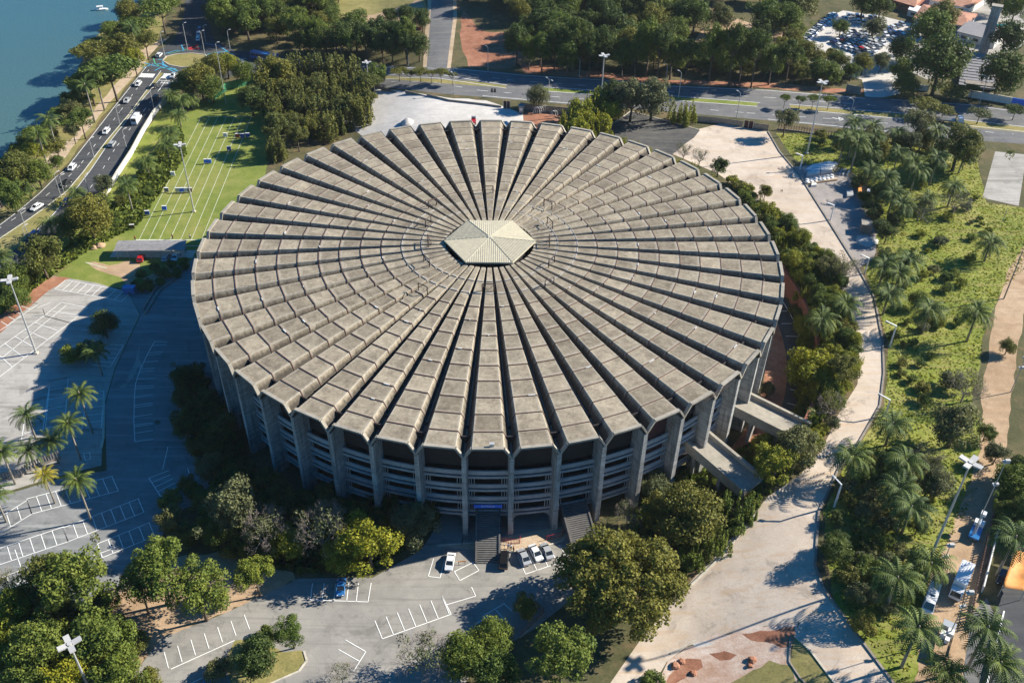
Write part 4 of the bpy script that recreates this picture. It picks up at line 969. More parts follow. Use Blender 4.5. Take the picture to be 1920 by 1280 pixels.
# lakeside
for k,x,y,r,c,l in [('flat',172,95,36,'oli','spreading tree reaching out over the lake'),('flat',205,128,48,'mid','wide flat crowned tree on the shore above the lakeside road'),('flat',165,150,38,'mid','flat crowned tree on the shore below the wide one'),('light',225,85,32,'oli','airy tree on the shore behind the leaning palm'),('light',270,75,26,'oli','greyish tree near the junction on the lake side'),('flat',262,45,30,'mid','spreading tree at the top of the shore'),('light',250,110,24,'yel','yellowish small tree by the lakeside path'),('light',128,205,24,'gry','pale purple grey tree at the water edge'),('light',150,222,28,'mid','small green tree at the path under the thin palm trunks'),('light',135,245,18,'gry','little grey tree beside the lakeside path'),('light',62,285,26,'yel','yellow green tree between the two tall lakeside palms'),('light',105,275,24,'oli','small olive tree just left of the road'),('round',30,320,42,'oli','dense olive tree at the left edge by the lake'),('round',70,325,28,'mid','green tree beneath the tall palm at left'),('round',20,365,34,'mid','green tree at the left edge near the road'),('light',-10,350,30,'mid','airy tree cut by the left edge'),('light',105,305,18,'mid','small tree between path and road'),('flat',300,15,36,'mid','spreading tree at the top edge above the shore'),('round',240,20,24,'oli','olive tree at the top edge beside the water')]: T(k,x,y,r,c,l)
for bx,by,tx,ty,l in [(115,306,93,222,'tall palm with a slanting pale trunk nearest the road by the lake'),(92,320,74,252,'tall palm left of the slanting one, its crown over the lower trees'),(178,230,163,160,'tall palm by the lakeside path beneath the flat crowned trees'),(196,207,184,136,'tall palm right of its twin beneath the flat crowned trees'),(262,122,249,52,'tall palm near the junction with a long bare trunk'),(284,40,274,6,'tall palm at the top edge above the lake'),(60,372,48,345,'short palm leaning by the path at the left edge')]: PB('tallpalm',bx,by,tx,ty,'pal',l,Rm=4.0)
# archery field edge and left
for x,y,r,c,l in [(375,150,34,'oli','broad tree left of the mast at the top of the archery field'),(345,160,26,'mid','tree right of the junction crosswalk'),(425,122,24,'yel','yellow green tree in front of the avenue junction'),(400,125,26,'oli','olive tree between junction and archery field'),(455,135,22,'mid','green tree beside the blue road paint'),(395,165,26,'mid','green tree overhanging the top of the archery field'),(508,140,40,'oli','large olive tree where the avenue passes behind the wood'),(470,185,30,'dark','dark tree shading the top right of the archery field')]: T('round',x,y,r,c,l)
for bx,by,tx,ty,l in [(345,215,337,188,'palm at the edge of the archery field nearest its upper corner'),(362,205,356,183,'second palm at the upper corner of the archery field'),(325,205,322,178,'palm half hidden above the archery field corner'),(340,238,333,215,'dense palm beside the upper end of the archery lanes'),(322,275,312,250,'palm lower along the boundary wall'),(318,300,308,272,'palm below the dense ones by the boundary wall'),(280,330,272,305,'palm with shaded fronds left of the lanes'),(249,396,235,347,'lone palm with slanting trunk left of the archery targets'),(148,382,145,362,'palm on the road verge by the blue car'),(198,385,192,375,'small palm behind the round trees by the field'),(98,440,97,420,'palm on the verge beside the lakeside road'),(8,500,6,482,'palm at the left edge by the lakeside road')]: PB('palm',bx,by,tx,ty,'pal',l,Rm=3.6)
for x,y,r,c,l in [(165,405,44,'oli','big round tree between the lakeside road and the archery field'),(125,425,26,'mid','smaller tree left of the big round one by the lakeside road'),(75,480,44,'oli','big round tree right of the lakeside road at the left edge'),(25,520,32,'mid','green tree at the left edge above the left car park'),(30,560,26,'mid','lower green tree at the left edge beside the light mast'),(55,510,22,'dark','dark tree under the big round one'),(195,345,20,'gry','grey bush tree on the pavement by the boundary wall'),(225,375,12,'oli','thin small tree in front of the boundary wall')]: T('round',x,y,r,c,l)
T('round',194,608,28,'dark','dark round tree standing alone in the left car park'); T('bush',140,664,30,'mid','dark spreading shrub tree in the left car park'); T('bush',170,655,24,'dark','darker shrub right of the spreading one in the left car park')
for bx,by,tx,ty,l,c in [(192,703,178,660,'shaded palm in the small bed of the left car park','pal'),(174,812,150,740,'tallest palm of the left car park, half in sun','pal'),(67,820,52,778,'palm with a short shaded trunk left of the striped bays','pal'),(152,862,122,795,'palm right of the cluster along the palisade fence','pal'),(110,868,96,828,'palm in the middle of the cluster along the palisade fence','pal'),(69,885,56,845,'palm left of the middle of the palisade fence cluster','pal'),(29,907,12,848,'palm at the left end of the palisade fence','pal'),(103,943,84,892,'small yellowing palm below the palisade fence','pay'),(171,975,155,903,'large sunlit palm among the lower parking bays','pal'),(12,978,-8,925,'palm cut by the left edge beside the lower bays','pal')]: PB('stiff',bx,by,tx,ty,c,l,Rm=2.4 if c=='pay' else 3.2)
# right slope palms
for bx,by,tx,ty,l in [(1572,310,1562,262,'palm at the left of the trio by the brown slat fence'),(1590,300,1582,254,'palm in the middle of the trio by the brown slat fence'),(1595,320,1601,268,'palm at the right of the trio by the brown slat fence'),(1630,262,1628,236,'palm behind the trio against the slat fence'),(1700,345,1715,303,'palm standing alone on the sunny slope'),(1650,375,1655,335,'palm above the storage yard'),(1665,400,1662,365,'palm directly right of the storage yard'),(1680,420,1690,385,'palm right of the concrete block'),(1625,345,1640,320,'palm at the upper corner of the storage yard'),(1845,490,1862,455,'palm beside the dirt track'),(1645,545,1662,500,'palm at the road bend, left of the group of three'),(1690,530,1702,487,'palm at the road bend, upper right of the group of three'),(1672,560,1672,515,'palm at the road bend, lowest of the group of three'),(1655,590,1660,552,'palm below the group of three at the road bend'),(1728,625,1738,580,'palm in the tall grass below the road bend'),(1812,640,1825,587,'tall dark palm near the fork of the dirt track'),(1660,835,1668,795,'palm at the foot of the sunny slope beside the bent lamp'),(1585,900,1600,858,'palm leaning over the service road opposite the ramps'),(1680,915,1695,865,'palm above the shaded lower slope'),(1670,965,1690,920,'palm in the shaded lower slope, upper of two'),(1690,1000,1700,952,'palm in the shaded lower slope, lower of two'),(1660,1140,1668,1085,'large palm left of the white van'),(1725,1105,1718,1058,'greyish palm just above the white van'),(1690,1250,1715,1180,'large palm directly below the white van'),(1868,1080,1888,1010,'palm over the orange tarpaulin'),(1812,1255,1832,1180,'broad palm beside the flat truck'),(1845,1300,1858,1245,'palm at the bottom edge by the street'),(1578,600,1580,572,'palm among the bushes right of the stadium'),(1530,640,1543,600,'palm in the belt of bushes right of the stadium, the lowest'),(1758,1300,1765,1262,'palm at the bottom edge left of the street')]: PB('palm',bx,by,tx,ty,'pal',l,Rm=4.4)
for k,x,y,r,c,l in [('round',1795,795,50,'gry','large grey green tree on the lower slope by the dirt track'),('bare',1815,720,40,'gry','half bare bushy tree above the large grey green one'),('bush',1785,715,26,'gry','grey spiky shrub left of the half bare tree'),('bare',1728,385,30,'gry','leafless tree in the sunny slope beside the palms'),('bare',1795,375,28,'gry','leafless dark tree with a thick trunk on the sunny slope'),('round',1800,275,42,'oli','dark olive tree at the top of the slope by the avenue'),('light',1722,228,30,'gry','airy tree in front of the brown slat fence'),('light',1475,222,24,'gry','airy grey tree left of the brown slat fence'),('bare',1742,858,34,'gry','leafless shrub tree left of the big light mast'),('round',1755,905,32,'gry','grey green bushy tree under the light mast head'),('round',1900,900,36,'mid','dark green tree at the right edge above the netting'),('round',1870,850,24,'gry','grey green bush tree at the right edge by the lane'),('round',1850,810,20,'mid','green shrub tree beside the lane bend'),('bush',1765,455,16,'gry','small silvery shrub in the middle of the sunny slope'),('round',1720,560,18,'mid','green shrub tree among the slope palms'),('bush',1610,1050,20,'gry','grey shrub on the lower slope'),('bush',1590,1080,26,'oli','olive shrub beside the kerb of the lower slope'),('bush',1620,1170,28,'oli','dark olive shrub by the road above the bottom edge'),('round',1915,880,30,'dark','dark crown at the right edge of the picture'),('round',1890,650,16,'oli','olive crown by the far right track')]: T(k,x,y,r,c,l)
# avenue trees
for x,y,r,c,l in [(748,133,16,'oli','flat crowned median tree, first from the left opposite the side road'),(768,137,11,'oli','small median tree second from the left opposite the side road'),(788,134,16,'oli','flat crowned median tree left of the side road mouth'),(808,137,10,'oli','little median tree at the side road mouth'),(827,135,14,'oli','flat crowned median tree right of the side road mouth'),(848,140,9,'gry','little median tree last in the row by the side road'),(1473,183,10,'mid','small median tree left of the tall mast by the apron'),(1502,186,10,'mid','small median tree just left of the mast pole'),(1526,184,12,'mid','small median tree just right of the mast pole'),(1556,186,13,'mid','small median tree right of the mast by the entrance'),(1735,195,30,'oli','spreading tree on the avenue median before the entrance wall'),(1785,170,32,'oli','larger spreading tree by the white boundary wall'),(1770,205,20,'oli','low spreading tree beside the white truck'),(1838,212,22,'gry','sparse pale tree right of the white truck'),(1905,205,20,'dark','dark small tree at the right end of the avenue'),(1825,165,14,'mid','small tree in front of the white boundary wall'),(692,152,9,'bri','little tree on the far verge'),(572,118,9,'mid','sapling on the far verge right of the blue bus'),(638,118,7,'bri','sapling next to the lamp on the far verge')]: T('flat',x,y,r,c,l,hr=4.2)
T('bush',708,140,22,'bri','vivid green tree beside the mast at the left of the gravel lot',hr=4)
T('round',1700,158,24,'bri','bright leaning tree at the car park entrance',hr=5)
# top right
for x,y,r,c,l in [(1765,118,52,'dark','big dark round tree at the right of the car park'),(1880,135,44,'dark','big dark round tree at the right below the tower'),(1745,58,44,'mid','layered spreading tree behind the big dark round tree'),(1890,68,34,'dark','dark tree at the right edge above the other'),(1692,92,26,'dark','dark tree with a yellow sign beside its trunk'),(1577,52,16,'mid','small round tree standing inside the car park'),(1640,52,22,'gry','grey tree in the middle of the car park'),(1620,6,26,'dark','dark hedge like tree at the top of the car park'),(1652,12,24,'dark','dark tree at the top right corner of the car park'),(1765,30,30,'oli','leafless topped olive tree in front of the reddish roof'),(1690,130,22,'mid','green tree above the bright leaning one'),(1620,118,20,'oli','thin tree at the car park exit'),(1655,115,18,'gry','sparse grey tree over the exit lane'),(1905,15,28,'mid','green tree in the top right corner'),(1870,0,24,'gry','grey green tree at the top edge right of the tower'),(1500,10,36,'gry','grey green tree left of the parked row'),(1475,35,30,'mid','green tree left of the car park row'),(1495,62,20,'bri','bright green tree at the near corner of the car park row'),(1440,30,32,'mid','green tree with banana plants behind, top right of centre'),(1350,32,26,'gry','silvery round tree beside the bare slope'),(1430,52,24,'dark','dark round tree on the bare slope'),(1270,110,22,'bri','bright tree above the pale concrete post')]: T('round',x,y,r,c,l)
# scattered woods and belts
W='dense dark tree in the wood beyond the avenue'
scatter([(20,300),(60,262),(100,235),(130,205),(150,165),(158,110),(180,80),(215,60),(240,40),(250,70),(200,120),(170,175),(140,240),(100,270),(60,300),(30,330)],30,[('light','mid'),('flat','mid'),('round','oli'),('bush','mid')],(2.6,4.6),{'light':'airy tree by the water','flat':'spreading tree by the water','round':'small round tree by the water','bush':'shrub by the water'},{'light':'airy trees by the water','flat':'spreading trees by the water','round':'small round trees by the water','bush':'shrubs by the water'},.55,90)
scatter([(870,-50),(1330,-50),(1335,20),(1300,70),(1270,125),(1200,140),(1000,118),(960,50),(900,40),(866,10)],98,[('round','dark'),('round','mid'),('round','oli'),('round','dark')],(5.2,8),'dark tree of the hillside wood','trees of the dark hillside wood',.42,1,1.1)
scatter([(1000,-50),(1300,-50),(1325,30),(1290,60),(1180,70),(1060,40)],14,[('round','bri')],(5.5,7.5),'bright crowned tree of the hillside wood','bright crowned trees of the hillside wood',.7,2,1.5)
scatter([(385,-50),(610,-50),(640,45),(700,80),(790,85),(795,110),(700,108),(560,95),(450,85),(410,70),(395,30)],66,[('round','oli'),('round','mid'),('light','mid'),('round','dark')],(4.8,7.5),'tree in the wood left of the side road','trees of the wood left of the side road',.45,3)
scatter([(300,-50),(350,-50),(345,25),(325,70),(290,55)],8,[('light','mid'),('flat','oli')],(4,6),'tree by the shaded road near the lake','trees at the top left by the lake',.6,31)
scatter([(497,178),(560,155),(640,150),(700,168),(712,200),(695,232),(640,250),(575,280),(520,300),(500,250)],60,[('cedar','ced'),('cedar','ced'),('light','ced')],(3.6,5.4),'feathery tree of the grove behind the stadium','feathery trees of the grove behind the stadium',.6,4)
scatter([(1300,95),(1380,100),(1480,95),(1560,120),(1600,150),(1560,165),(1440,152),(1290,140)],46,[('round','mid'),('round','oli'),('light','oli')],(3,4.6),'tree in the bank below the car park','trees of the bank below the car park',.6,5)
scatter([(1330,-40),(1560,-50),(1560,0),(1500,20),(1420,10),(1340,0)],16,[('round','mid'),('round','gry')],(4,6.5),'tree along the top edge','trees along the top edge',.6,6)
scatter([(590,5),(640,-10),(650,40),(625,60),(600,40)],6,[('round','mid')],(3,5),'tree beside the hill field','trees beside the hill field',.6,61)
scatter([(720,45),(790,25),(797,70),(760,60)],5,[('round','dark')],(3,4.5),'dark tree by the upper side road','dark trees by the side road',.6,62)
SB={'bush':'shrub in the belt right of the stadium','round':'small tree in the belt right of the stadium','plume':'upright shrub in the belt right of the stadium'}
GB={'bush':'shrubs of the green belt','round':'small trees of the green belt','plume':'upright shrubs of the green belt'}
scatter([(1372,345),(1400,365),(1445,400),(1495,445),(1530,480),(1565,530),(1585,590),(1603,650),(1600,700),(1560,765),(1500,775),(1490,700),(1505,640),(1490,590),(1475,540),(1465,480),(1440,430),(1400,385)],150,[('bush','mid'),('bush','oli'),('round','yel'),('bush','yel'),('plume','yel'),('round','mid'),('bush','yel')],(1.8,3.0),SB,GB,.45,7)
DB='dark shrub at the foot of the left piers'
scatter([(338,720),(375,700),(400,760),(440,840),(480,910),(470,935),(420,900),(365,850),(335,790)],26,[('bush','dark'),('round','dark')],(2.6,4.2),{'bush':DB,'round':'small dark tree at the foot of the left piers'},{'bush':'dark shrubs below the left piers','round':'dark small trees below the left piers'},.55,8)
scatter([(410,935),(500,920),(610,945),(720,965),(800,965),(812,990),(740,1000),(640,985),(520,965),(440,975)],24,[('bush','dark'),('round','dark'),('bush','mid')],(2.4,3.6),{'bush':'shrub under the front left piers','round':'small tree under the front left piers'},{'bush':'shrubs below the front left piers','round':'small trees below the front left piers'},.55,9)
scatter([(1240,930),(1330,915),(1410,940),(1400,975),(1340,1035),(1290,1060),(1270,1000)],20,[('bush','oli'),('plume','bri'),('bush','mid')],(2,3.2),{'bush':'shrub between giant tree and front ramp','plume':'upright shrub between giant tree and front ramp'},{'bush':'shrubs on the bank by the front ramp','plume':'upright shrubs on the bank by the front ramp'},.55,10)
scatter([(1420,835),(1480,815),(1560,800),(1535,850),(1480,895),(1440,890)],14,[('bush','yel'),('bush','gry')],(1.8,3),'shrub between the outer ramp ends','shrubs between the ramp ends',.55,11)
scatter([(60,1180),(0,1120),(100,1120),(240,1150),(300,1290),(0,1290)],20,[('bush','oli'),('round','mid')],(2.5,3.8),{'bush':'shrub of the bottom left clump','round':'small tree of the bottom left clump'},{'bush':'shrubs of the bottom left clump','round':'small trees of the bottom left clump'},.6,12)
scatter([(1660,640),(1700,600),(1790,500),(1830,560),(1720,780),(1670,780)],16,[('bush','oli'),('bush','mid')],(1.2,2.2),'low shrub in the sunny tall grass','low shrubs of the sunny slope',.9,13)
scatter([(1680,300),(1830,320),(1850,400),(1870,470),(1830,560),(1740,640),(1680,700),(1700,560),(1690,430)],34,[('bush','yel'),('bush','oli'),('bush','gry'),('bush','bri')],(.8,2.0),'small shrub on the upper grassy slope','small shrubs of the upper slope',1.1,131)
scatter([(1545,262),(1640,270),(1800,290),(1830,340),(1740,440),(1700,420),(1670,340),(1600,310)],11,[('palm','pal'),('palm','pal')],(3.4,4.4),'palm scattered on the top of the slope','palms at the top of the slope',.9,132)
scatter([(1560,262),(1700,275),(1830,300),(1820,330),(1700,310),(1600,300)],9,[('round','oli'),('light','gry')],(2.6,4),{'round':'small olive tree at the slope top','light':'airy grey tree at the slope top'},{'round':'small trees at the slope top','light':'airy trees at the slope top'},.8,133)
scatter([(350,880),(440,890),(520,960),(560,1030),(470,1065),(380,1040),(330,1000),(320,940)],17,[('round','gry'),('bush','oli'),('round','mid'),('bush','mid')],(2.2,3.6),{'round':'small tree left of the front leafless trees','bush':'shrub left of the front leafless trees'},{'round':'small trees by the front left','bush':'shrubs by the front left'},.6,134)
scatter([(1570,920),(1650,850),(1760,880),(1740,1000),(1680,1160),(1610,1150),(1560,1060)],34,[('bush','oli'),('bush','gry'),('bush','mid'),('round','dark')],(1.8,3.2),{'bush':'shrub on the shaded lower slope','round':'small tree on the shaded lower slope'},{'bush':'shrubs of the lower slope','round':'small trees of the lower slope'},.6,14)
scatter([(1600,340),(1640,330),(1680,420),(1660,500),(1645,470)],14,[('bush','dark'),('round','dark')],(1.8,3),{'bush':'dark shrub right of the storage yard','round':'small dark tree right of the storage yard'},{'bush':'dark shrubs by the storage yard','round':'dark small trees by the storage yard'},.6,15)
scatter([(1530,245),(1560,250),(1620,262),(1740,275),(1740,300),(1540,290)],12,[('bush','oli'),('bush','mid')],(1.6,2.6),'shrub just below the brown slat fence','shrubs below the brown slat fence',.7,16)
scatter([(280,300),(330,250),(345,280),(320,330),(250,400),(205,440),(190,430),(235,360)],20,[('bush','mid'),('bush','bri')],(1.1,2.0),'shrub on the bank left of the archery lanes','shrubs on the archery bank',.6,17)
scatter([(255,520),(300,500),(345,490),(352,505),(320,535),(285,545),(250,545)],16,[('bush','oli'),('bush','mid')],(1.1,1.9),'shrub on the small bank below the archery shed','shrubs below the archery shed',.6,18)
scatter([(1870,960),(1925,920),(1925,1010),(1890,1030)],7,[('round','mid')],(2.2,3.4),'tree at the right edge above the orange tarpaulin','trees at the right edge',.6,19)
scatter([(-10,330),(40,300),(70,340),(20,400),(-10,400)],8,[('bush','mid'),('light','oli')],(2,3.5),{'bush':'shrub on the shore at the left edge','light':'airy tree on the shore at the left edge'},{'bush':'shrubs on the shore','light':'airy trees on the shore'},.6,20)
scatter([(130,225),(160,160),(225,110),(260,70),(270,90),(215,150),(165,215),(140,250)],14,[('bush','mid'),('flat','mid')],(2.2,4),{'bush':'shrub under the shore trees','flat':'low spreading tree on the shore'},{'bush':'shrubs under the shore trees','flat':'low spreading shore trees'},.6,21)
scatter([(960,122),(1100,132),(1250,146),(1440,158),(1500,164),(1440,168),(1255,157),(1100,146),(985,138)],26,[('round','dark'),('round','mid'),('light','dark')],(4.2,6),'tall tree at the foot of the hillside wood','tall trees edging the avenue',.5,41,1.9)
scatter([(560,108),(790,120),(788,108),(560,96)],14,[('round','dark'),('light','mid')],(4,5.5),'tall tree above the avenue left of the side road','tall trees above the avenue',.5,42,1.5)
# tall grass and ground litter, too many to count
def tufts(name,px,n,size,mat,seed,up=.6,patch=.0):
    rg=np.random.default_rng(seed); P=[G(*p)[:2] for p in px]; xs=[p[0] for p in P]; ys=[p[1] for p in P]; C=[]
    while len(C)<n:
        x=rg.uniform(min(xs),max(xs)); y=rg.uniform(min(ys),max(ys))
        if inpoly(x,y,P) and (not patch or math.sin(x*.31+math.sin(y*.23)*2)+math.sin(y*.37+x*.11)>patch-1+rg.random()): C.append((x,y,zf(x,y)))
    C=np.array(C); a=rg.random(n)*PI; s=size*(.5+rg.random(n)); h=s*up*(.7+.8*rg.random(n))
    d=np.stack([np.cos(a),np.sin(a),0*a],1)*s[:,None]*.5; tl=np.stack([rg.normal(size=n)*.4,rg.normal(size=n)*.4,0*a],1)*h[:,None]; u=np.stack([0*a,0*a,h],1)+tl
    V=np.stack([C-d,C+d,C+d*.7+u,C-d*.8+u],1); o=link(name,quads(name,V,MT[mat])); tag(o,{'tall_grass':'tall sunlit grass tufts covering the slope right of the service road','undergrowth':'low leafy undergrowth around the stadium and verges'}.get(name,'grass'),'grass',kind='stuff')
tufts('tall_grass',[(1455,250),(1560,250),(1750,268),(1830,290),(1850,380),(1960,395),(1960,470),(1880,540),(1845,620),(1835,700),(1820,760),(1840,900),(1715,1150),(1705,1300),(1700,1292),(1612,1178),(1560,1110),(1545,960),(1580,880),(1660,760),(1665,640),(1620,500),(1648,480),(1635,400),(1590,330),(1490,300)],24000,.45,'Ltuft',1,.3,0)
tufts('undergrowth',[(1372,345),(1445,400),(1530,480),(1585,590),(1603,650),(1560,765),(1440,930),(1290,1080),(1250,1120),(1200,1100),(1180,960),(1240,900),(1420,830),(1500,760),(1505,640),(1475,540),(1465,480),(1440,430)],9000,1.0,'Lmid',2)
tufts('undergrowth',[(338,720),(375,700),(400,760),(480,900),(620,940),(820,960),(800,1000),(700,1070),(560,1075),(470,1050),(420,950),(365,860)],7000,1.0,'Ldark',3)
tufts('undergrowth',[(270,330),(340,240),(350,290),(260,420),(150,480),(100,515),(30,570),(0,590),(0,540),(80,500),(200,400)],7000,.9,'Lbri',4)

# ------------------------------------------------------------------ vehicles
def car_parts(kind):
    D=dict(hatch=(3.9,1.68,1.48,.75,(-.46,-.40,.16,.36),.98),sedan=(4.4,1.72,1.45,.78,(-.36,-.20,.12,.30),.96),suv=(4.6,1.85,1.78,.98,(-.47,-.42,.18,.30),1.12),van=(6.6,2.05,2.6,1.25,(-.49,-.48,.34,.44),1.35))[kind]
    Lc,W,H,hood,(rb,rt,ft,fb),belt=D; b=MB()
    if kind=='van': prof=[(-.5,.35),(-.5,1.3),(-.49,1.35),(.44,1.35),(.495,1.05),(.5,.4)]
    else: prof=[(-.5,.35),(-.495,hood),(rb,belt),(fb,belt),(.40,hood+.02),(.485,hood-.12),(.5,.38)]
    for s in (1,):
        n=len(b.v); k=len(prof)
        rings=[]
        for y,ins in ((-W/2,.10),(-W/2+.08,0),(W/2-.08,0),(W/2,.10)):
            rings.append([(x*(Lc-ins),y,.32+(z-.32)*(1-ins*.5)) for x,z in prof])
        b.loft(rings)
    # roof and pillars
    top=H; i=.16
    R=[(rt*Lc,-W/2+i,top-.07),(ft*Lc,-W/2+i,top-.07),(ft*Lc,W/2-i,top-.07),(rt*Lc,W/2-i,top-.07)]
    b.hexa(R+[(x*.97,y*.94,top) for x,y,z in R])
    gl=MB(); g0=[(rb*Lc+.02,-W/2+.07,belt-.02),(fb*Lc-.02,-W/2+.07,belt-.02),(fb*Lc-.02,W/2-.07,belt-.02),(rb*Lc+.02,W/2-.07,belt-.02)]
    gl.hexa(g0+[(x,y,top-.072) for x,y,z in R])
    for sx,(xa,xb) in ((1,(fb,ft)),(-1,(rb,rt))):
        for sy in (-1,1): b.tube([(xa*Lc,sy*(W/2-.07),belt-.03),(xb*Lc,sy*(W/2-i),top-.03)],.06,4)
    for sy in (-1,1): b.tube([((rb+fb)/2*Lc-.1,sy*(W/2-.06),belt-.03),((rt+ft)/2*Lc-.1,sy*(W/2-i+.01),top-.03)],.05,4)
    if kind=='van':
        b.box((-.13*Lc,0,(belt+H)/2),(.70*Lc,W-.12,H-belt-.02))
        b.box((-.05*Lc,0,H+.12),(.14*Lc,.9,.16)); gl.box((.05*Lc,0,H+.03),(.03*Lc,.9,.08))
    if kind=='suv':
        for sy in (-.6,.6): b.tube([(-.38*Lc,sy,H+.06),(.1*Lc,sy,H+.06)],.035,4)
    wh=MB(); wh.loft([[(.33*math.cos(t),y,.33*math.sin(t)) for t in np.arange(0,2*PI,PI/6)] for y in (-.11,.11)])
    rim=MB(); rim.loft([[(.19*math.cos(t),y,.19*math.sin(t)) for t in np.arange(0,2*PI,PI/5)] for y in (-.125,.125)])
    li=MB(); li.box((0,0,0),(.12,.34,.14)); tl=MB(); tl.box((0,0,0),(.1,.22,.2))
    return dict(body=b.mesh('body',MT['cwhite'],fix=True),windows=gl.mesh('windows',MT['glass'],fix=True),wheel=wh.mesh('wheel',MT['tyre'],fix=True),rim=rim.mesh('rim',MT['metal'],fix=True),light=li.mesh('headlight',MT['lens']),tail=tl.mesh('tail_light',MT['cred']),L=Lc,W=W,hood=hood)
CARS={k:car_parts(k) for k in('hatch','sedan','suv','van')}
def car(kind,p,q,col,label,group=None,parts=True,z=0,name=None):
    """car centred at pixel p, nose pointing towards pixel q"""
    P=G(*p); Q=G(*q); a=math.atan2(Q[1]-P[1],Q[0]-P[0]); return car_at(kind,P,a,col,label,group,parts,name)
def car_at(kind,P,a,col,label,group=None,parts=True,name=None):
    C=CARS[kind]; r=empty(name or {'van':'van'}.get(kind,'parked_car'),(P[0],P[1],P[2]+.04),a,label,'van' if kind=='van' else 'car',group)
    b=link('body',C['body'],None,r); b.material_slots[0].link='OBJECT'; b.material_slots[0].material=MT[col]
    link('windows',C['windows'],None,r)
    if parts:
        for sx in(-.31,.31):
            for sy in (-1,1): wv=link('wheel',C['wheel'],None,r); wv.location=(sx*C['L'],sy*(C['W']/2-.08),.33); link('rim',C['rim'],None,wv)
        for sy in (-1,1):
            h=link('headlight',C['light'],None,r); h.location=(C['L']*.485,sy*(C['W']/2-.3),C['hood']-.12); t=link('tail_light',C['tail'],None,r); t.location=(-C['L']*.487,sy*(C['W']/2-.24),C['hood']-.1)
    return r
g='cars driving on the lakeside road'
for k,p,q,c,l in [('hatch',(299,106),(306,98),'cwhite','white car entering the junction beside the traffic island'),('hatch',(260,160),(248,175),'cwhite','white car nearest the crosswalk on the lakeside road'),('sedan',(239,191),(226,208),'csilver','silver car third from the junction on the lakeside road'),('hatch',(200,249),(188,264),'cwhite','white car beside the middle lamps of the lakeside road'),('hatch',(136,317),(124,331),'cwhite','white car near the tall slanting palm on the lakeside road'),('sedan',(125,346),(112,356),'cblack','black car behind two lamp poles on the lakeside road'),('sedan',(70,391),(56,400),'cwhite','white car farthest down the lakeside road at left'),('hatch',(289,164),(298,150),'cblack','dark car on the right carriageway just below the road lettering'),('hatch',(293,185),(302,172),'cblack','dark car beside the lamp on the right carriageway'),('hatch',(211,273),(222,258),'csilver','silver car in tree shade on the right carriageway'),('hatch',(126,380),(137,367),'cblue','bright blue car on the right carriageway beside the palm'),('hatch',(66,441),(78,430),'cblue','blue car at the lower end of the right carriageway'),('sedan',(326,144),(318,152),'csilver','silver car waiting at the shaded crosswalk'),('hatch',(372,75),(374,66),'cwhite','white car at the back of the shaded junction'),('hatch',(373,66),(375,58),'csilver','silver car second in the shaded side road queue'),('hatch',(375,57),(377,49),'cdblue','dark blue car last in the shaded side road queue'),('hatch',(4,497),(16,488),'csilver','silver car cut by the left edge behind the round tree')]: car(k,p,q,c,l,g)
car('van',(257,228),(266,214),'cwhite','white van on the right carriageway of the lakeside road',name='van')
car('sedan',(397,108),(388,112),'cdblue','dark blue car beside the right end of the traffic island')
car('hatch',(450,118),(440,114),'cdblue','dark car passing the red paint on the avenue')
car('hatch',(265,487),(269,476),'cred','red car parked on the grass by the archery shed')
car('hatch',(313,486),(320,476),'csilver','silver hatchback parked left of the white one by the archery shed')
car('sedan',(330,484),(336,472),'cwhite','white sedan parked right of the silver one by the archery shed')
car('sedan',(844,1056),(841,1072),'cwhite','white car parked beside the white marked box in the front car park')
car('suv',(945,1053),(947,1035),'cblack','black off road car with roof rails in front of the stadium')
car('sedan',(982,1047),(975,1033),'csilver','silver car leftmost of the row of three before the stadium')
car('sedan',(1004,1039),(1014,1056),'cwhite','white car in the middle of the row of three before the stadium')
car('sedan',(1025,1036),(1018,1022),'csilver','silver car rightmost of the row of three before the stadium')
car('sedan',(640,1103),(638,1122),'cblue','blue car parked alone under the yellow green tree')
car('hatch',(391,1277),(390,1262),'cblue','blue car at the bottom edge beside the grey green shrub')
car('hatch',(1876,1085),(1873,1105),'cblack','black car under the edge of the orange tarpaulin')
car('van',(1742,1130),(1732,1162),'cwhite','white delivery van parked in the dirt lane',name='van')
# crowded car park
rg=random.Random(5); cg='cars in the crowded car park'
cols=['cwhite','csilver','cwhite','csilver','cwhite','cgrey','csilver','cdblue','cblack']
def lotrow(a,b,n,heading,pos,skip=.0):
    A=G(*a);B=G(*b);Q=G(*heading[1]);Q0=G(*heading[0]); an=math.atan2(Q[1]-Q0[1],Q[0]-Q0[0])
    for i in range(n):
        if rg.random()<skip: continue
        P=A+(B-A)*(i/(max(1,n-1))); P=np.array([P[0]+rg.uniform(-.15,.15),P[1]+rg.uniform(-.3,.3),0]); P[2]=zf(P[0],P[1])
        c=rg.choice(cols); nm={'cwhite':'white','csilver':'silver','cgrey':'grey','cdblue':'navy','cblack':'black'}[c]
        car_at(rg.choice(['hatch','sedan']),P,an+rg.uniform(-.05,.05)+(PI if rg.random()<.5 else 0),c,'%s car %s from the left %s'%(nm,ORD(i+1),pos),'%s %s'%(nm,cg),False)
lotrow((1502,84),(1562,30),17,((1520,60),(1535,64)),'in the long diagonal row left of the car park')
rows=[((1562,82),(1600,62),7),((1572,88),(1618,64),8),((1584,92),(1626,70),8),((1596,96),(1632,76),7),((1606,99),(1640,79),7),((1612,105),(1650,74),8),((1620,110),(1655,84),5)]
for j,(a,b,n) in enumerate(rows): lotrow(a,b,n,((1600,80),(1609,86)),'in row %s of the crowded central block'%ORD(j+1),.06)
